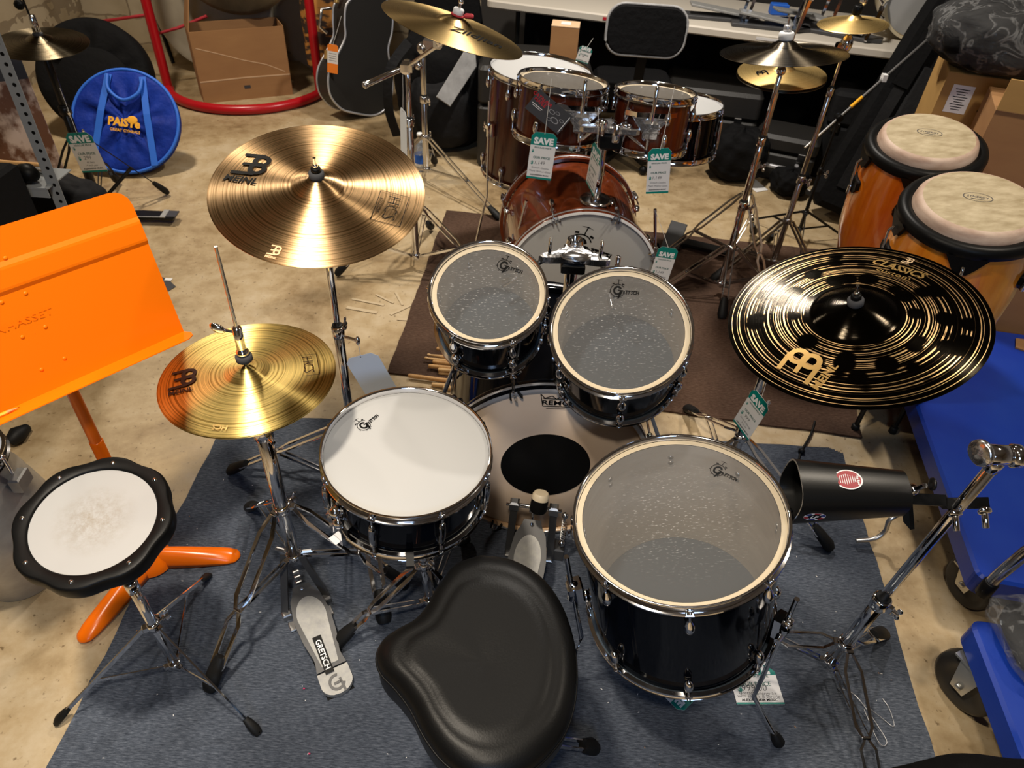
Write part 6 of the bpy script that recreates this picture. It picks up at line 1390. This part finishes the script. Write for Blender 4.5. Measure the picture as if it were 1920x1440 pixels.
def hwpile(name, label, c, s, seed, cat, group):
    R2 = random.Random(seed); mb = MB(); c = V(c)
    a = R2.uniform(-.5, .5); B = Tr(c) @ Rz(a)
    mb.prism([(-.16*s, -.04*s), (.10*s, -.05*s), (.16*s, -.02*s), (.16*s, .03*s), (.10*s, .05*s), (-.16*s, .04*s)], .0, .014*s, DKALLOY, B, .003)
    mb.prism([(-.14*s, -.032*s), (.08*s, -.04*s), (.08*s, .04*s), (-.14*s, .032*s)], .030*s, .040*s, SAND, B @ Ry(.12), .003)
    for q in (-1, 1): mb.bar([B @ V((.10*s, q*.05*s, .01)), B @ V((.12*s, q*.045*s, .13*s))], .018*s, .012*s, CHROME, xt)
    mb.cyl(B @ V((.12*s, -.06*s, .13*s)), B @ V((.12*s, .06*s, .13*s)), .010*s, CHROME, 10); mb.cyl(B @ V((.12*s, 0, .13*s)), B @ V((.05*s, 0, .20*s)), .006*s, CHROME, 8); mb.sph(B @ V((.05*s, 0, .20*s)), .026*s, WHITE, 10)
    solo(name, mb, label, cat, loc=c, group=group)
for k, (x, y, lb) in enumerate(((1.34, .22, 'drum pedal on the folding table next to the chair'), (1.62, .16, 'second drum pedal along the folding table edge'), (1.80, .36, 'drum pedal farther back on the folding table'), (2.00, .18, 'drum pedal on the table just left of the cream drum'))):
    hwpile('kick_pedal', lb, ontable(x, y, .001), 1.35, 40+k, 'pedal', 'drum pedals on the folding table')
cdn = ontable(2.36, .40, .20); q = Th('bass_drum', 'cream wrapped drum with chrome lugs standing on the folding table', 'drum', loc=ontable(2.36, .40))
Bq = frame((-.15, -1, .05), (1, 0, 0), cdn); q.part('shell', MB().lathe([(.19, -.16), (.195, .12), (.185, .13)], PEARL, 56, Bq)); q.part('head', MB().lathe([(0, .135), (.188, .135)], WHITEHEAD, 48, Bq)); q.part('hoop', MB().lathe([(.188, .120), (.205, .120), (.205, .155), (.190, .157)], PEARL, 56, Bq))
for k in range(6):
    a = 2*pi*k/6+.5; q.part('tension_lug', MB().sph(Bq @ V((.205*cos(a), .205*sin(a), .06)), .02, CHROME, 12, (1, 1, 1)).cyl(Bq @ V((.212*cos(a), .212*sin(a), .05)), Bq @ V((.212*cos(a), .212*sin(a), .165)), .005, CHROME, 8))
solo('blue_packet', MB().box(ontable(1.66, .50, .03), (.10, .06, .06), BLUETRIM, None, .006), 'small blue packet on the back of the folding table', 'packet', loc=ontable(1.66, .5))
# chair with black padded back
chb = V((.56, 3.95, 0)); t = Th('office_chair', 'black padded chair with grey piping in front of the folding table', 'chair', loc=chb)
BK = frame((-.05, -1, .10), (1, 0, 0), (.560, 3.90, .80)); rr_ = [(x, y) for x, y in rrect(.40, .235, .085, 6)]
bk = t.part('backrest', MB().prism([(x*1.0, y) for x, y in rr_], -.02, .02, BLKFAB, BK, .012)); t.part('piping', MB().tube([BK @ V((x*1.0, y*1.0, .010)) for x, y in rr_], .007, GREYFAB, 8, closed=True), bk)
t.part('seat', MB().prism([(x, y) for x, y in rrect(.44, .42, .08, 5)], .43, .49, BLKFAB, Tr(.57, 4.16, 0), .02))
t.part('back_strut', MB().bar([(.565, 3.925, .72), (.565, 3.95, .50), (.57, 4.05, .42)], .05, .012, BLKMET, (0, -1, 0))); t.part('post', MB().cyl((.57, 4.16, .10), (.57, 4.16, .44), .026, BLKMET, 14))
for k in range(5):
    d = V((cos(2*pi*k/5+.3), sin(2*pi*k/5+.3), 0)); o = t.part('base_arm', MB().bar([V((.57, 4.16, .11)), V((.57, 4.16, .07))+d*.20], .04, .03, BLKPLA)); t.part('caster', MB().sph(V((.57, 4.16, .026))+d*.20, .026, BLKPLA, 12), o)
# trunks and cases in the dark under the table
def trunk(label, c, sz, rz, m=CASEB, handle=False, name='equipment_case'):
    M = Tr(c[0], c[1], 0) @ Rz(rz); z0 = c[2] if len(c) > 2 else 0; t = Th(name, label, 'case', M=M); w, d, h = sz
    t.part('case_body', MB().prism(rrect(w, d, .03, 4), z0+.002, z0+h*.62, m, None, .012), local=True); t.part('lid', MB().prism(rrect(w*1.0, d, .03, 4), z0+h*.635, z0+h, m, None, .02), local=True)
    t.part('latch', MB().box((-w*.28, -d/2-.004, z0+h*.62), (.04, .012, .05), CHROME2, None, .003).box((w*.28, -d/2-.004, z0+h*.62), (.04, .012, .05), CHROME2, None, .003), local=True)
    if handle: t.part('case_handle', MB().tube(bez([(-.09, -d/2, z0+h*.45), (-.08, -d/2-.05, z0+h*.42), (.08, -d/2-.05, z0+h*.42), (.09, -d/2, z0+h*.45)], 5), .013, SILVERPLA, 8), local=True)
    return t
trunk('large black trunk below the left end of the folding table', (.01, 4.20), (.62, .46, .56), .05)
trunk('black equipment case behind the walnut snare drum, under the table', (1.10, 4.45), (.55, .42, .42), -.15)
trunk('black case with silver handle on the floor behind the grey bronze cymbal stand', (1.52, 4.15), (.36, .28, .26), -.35, handle=True)
trunk('dark case standing beside the gig bag under the table', (1.86, 4.22), (.26, .30, .50), -.3, BLKFAB2)
solo('backpack', blob((1.22, 4.02, .15), .16, .13, .145, BLKFAB, .08, 51), 'small black bag on the floor under the table, left of the silver handled case', 'bag', loc=(1.22, 4.02, 0))
solo('cloth_bundle', blob((1.50, 3.86, .075), .10, .09, .07, BLKFAB, .10, 55), 'rolled black cloth on the floor beside the white papers', 'cloth', loc=(1.50, 3.86, 0))
def ex3(t, W, D, h):
    t.part('flap', MB().box((W/2, D/2, h+.0025), (W*1.01, D*1.01, .004), CARDEDGE).box((W/2, D*.5, h+.006), (W*.35, D*.45, .002), PAPER), local=True)
sm = dep(1030, 105, 3.98); carton('cardboard_box', 'small upright cardboard box on the large black trunk', (sm.x, 4.02, 0), (.145, -.01, 0), (0, .12, 0), .20, CARD, .562, ex3)
# papers on the floor
for P, lb in (([(1398, 345), (1416, 337), (1440, 357), (1418, 361)], 'white paper on the floor beside the grey bronze cymbal stand'), ([(1478, 342), (1485, 350), (1526, 372), (1530, 362)], 'long white paper on the floor in front of the gig bag'), ([(1440, 325), (1446, 318), (1458, 330), (1447, 334)], 'small white paper scrap beside the rolled black cloth')):
    c = [at(x, y, 0) for x, y in P]; o = V((sum(p.x for p in c)/4, sum(p.y for p in c)/4, 0)); solo('paper_sheet', MB().loops([[(p.x, p.y, .001) for p in c][::-1], [(p.x, p.y, .003) for p in c][::-1]], PAPER, True, True, True, False), lb, 'paper', loc=o, group='papers on the floor')
c = [at(x, y, 0) for x, y in ((303, 520), (316, 525), (330, 538), (310, 550))]; solo('printed_card', MB().loops([[(p.x, p.y, .001) for p in c][::-1], [(p.x, p.y, .003) for p in c][::-1]], DKGREY, True, True, True, False).box(c[1]+V((0, 0, .0035)), (.03, .02, .001), PAPER), 'small glossy printed card on the concrete beside the music stand', 'card', loc=c[0])
k = 0
for a, b, w in (((650, 576), (707, 586), .018), ((660, 560), (720, 572), .012), ((732, 590), (775, 570), .012), ((745, 598), (775, 600), .014), ((705, 552), (738, 568), .010), ((742, 548), (755, 572), .010)):
    p, q = at(*a, .003), at(*b, .003); solo('tape_strip', MB().bar([p, q], w, .001, mat('old_tape', (.50, .40, .26), .6)), ['pale tape strip stuck on the concrete nearest the crash stand', 'faint tape strip lying just behind the nearest strip', 'slanting tape strip beside the brown carpet edge', 'short tape strip at the brown carpet edge', 'thin tape strip in the upper left of the strips', 'upright thin tape strip at the top of the strips'][k], 'tape', loc=p, group='tape strips on the concrete'); k += 1
# lint on the blue carpet
mb = MB(); R3 = random.Random(5)
for _ in range(110):
    x, y = R3.uniform(100, 1750), R3.uniform(880, 1435); p = at(x, y, .0068)
    if not (-.97 < p.x < 1.1 and .2 < p.y < 1.72): continue
    a = R3.uniform(0, 3.1); l = R3.uniform(.0015, .0055); mb.box((p.x, p.y, .0072), (l, R3.uniform(.0008, .0018), .0008), PAPER if R3.random() < .85 else CARD, None) if False else mb.bar([p-V((cos(a), sin(a), 0))*l*.5, p+V((cos(a), sin(a), 0))*l*.5], .0014, .0008, PAPER if R3.random() < .88 else CARD)
solo('lint', mb, 'tiny pale lint flecks scattered on the blue grey carpet', 'lint', kind='stuff')
for P, lb in (((570, 1291), 'pink speck on the carpet beside the hi-hat pedal heel'), ((580, 1413), 'pink speck on the carpet near the lower frame edge')):
    p = at(*P, .0075); solo('confetti_speck', MB().sph(p, .003, PINK, 8, (1, .7, .4)), lb, 'confetti', loc=p)
p = at(1640, 1310, .02); solo('loose_wire', MB().tube(bez([at(1570, 1290, .009), at(1605, 1305, .03), at(1655, 1375, .012), at(1662, 1395, .009), at(1648, 1392, .012), at(1620, 1330, .03)], 6), .0012, SILVERPLA, 6).tube(bez([at(1620, 1320, .03), at(1652, 1345, .010), at(1676, 1362, .009), at(1668, 1330, .009), at(1655, 1310, .009)], 6), .0010, SILVERPLA, 6), 'thin loose silver wire on the carpet beside the spare stand leg', 'wire', loc=at(1640, 1340, 0))
solo('knotted_string', MB().tube(bez([at(1528, 790, .014), at(1520, 815, .012), at(1503, 845, .009), at(1498, 862, .009)], 6), .004, RUBBER, 8).sph(at(1503, 846, .014), .012, RUBBER, 10), 'black knotted string on the concrete behind the cowbell', 'string', loc=at(1510, 830, 0))
solo('twist_bracket', MB().tube(bez([at(1605, 1014, .03), at(1640, 1010, .04), at(1660, 995, .07), at(1668, 975, .12), at(1690, 962, .14)], 6), .007, STEEL, 10), 'bent grey rod on the carpet below the cowbell', 'rod', loc=at(1640, 1010, 0))
solo('rubber_stopper', MB().tube([at(20, 828, .02), at(32, 815, .035), at(50, 803, .02)], [.02, .028, .016], RUBBER, 12), 'black rubber stopper on the floor under the ledge of the orange music stand', 'stopper', loc=at(32, 815, 0))

# ---------------------------------------------------------------- light
def lamp(name, loc, power, size, col, tgt=None, spread=140):
    l = bpy.data.lights.new(name, 'AREA'); l.shape = 'DISK'; l.size = size; l.energy = power; l.color = col; l.spread = radians(spread)
    o = bpy.data.objects.new(name, l); COL.objects.link(o); o.location = loc
    d = (V(tgt) if tgt else V(loc)-V((0, 0, 1)))-V(loc); o.rotation_euler = d.to_track_quat('-Z', 'Y').to_euler(); return o
WARM = (1.0, .88, .72); NEUT = (1.0, .92, .82); COOL = (.45, .66, 1.0)
lamp('ceiling_lamp', (.44, 3.40, 2.85), 50, .20, NEUT)
lamp('ceiling_lamp', (-.62, .70, 2.85), 29, .18, WARM, None, 120)
lamp('ceiling_lamp', (-.15, -.30, 2.85), 22, .20, WARM, None, 130)
lamp('ceiling_lamp', (-2.1, 3.7, 2.85), 36, .25, WARM)
lamp('ceiling_lamp', (1.75, 1.6, 2.9), 20, .25, WARM)
lamp('window_light', (.2, -2.2, 2.3), 17, 1.0, COOL, (.1, 1.1, .2))
w = bpy.data.worlds.new('world'); SC.world = w; w.use_nodes = True; w.node_tree.nodes['Background'].inputs[0].default_value = (.25, .24, .25, 1); w.node_tree.nodes['Background'].inputs[1].default_value = .05
SC.view_settings.view_transform = 'Standard'
SC.view_settings.exposure = 0.0
try:
    SC.cycles.max_bounces = 8; SC.cycles.transparent_max_bounces = 12; SC.cycles.caustics_reflective = False; SC.cycles.caustics_refractive = False; SC.cycles.sample_clamp_indirect = 4
    SC.cycles.use_denoising = True
except Exception: pass
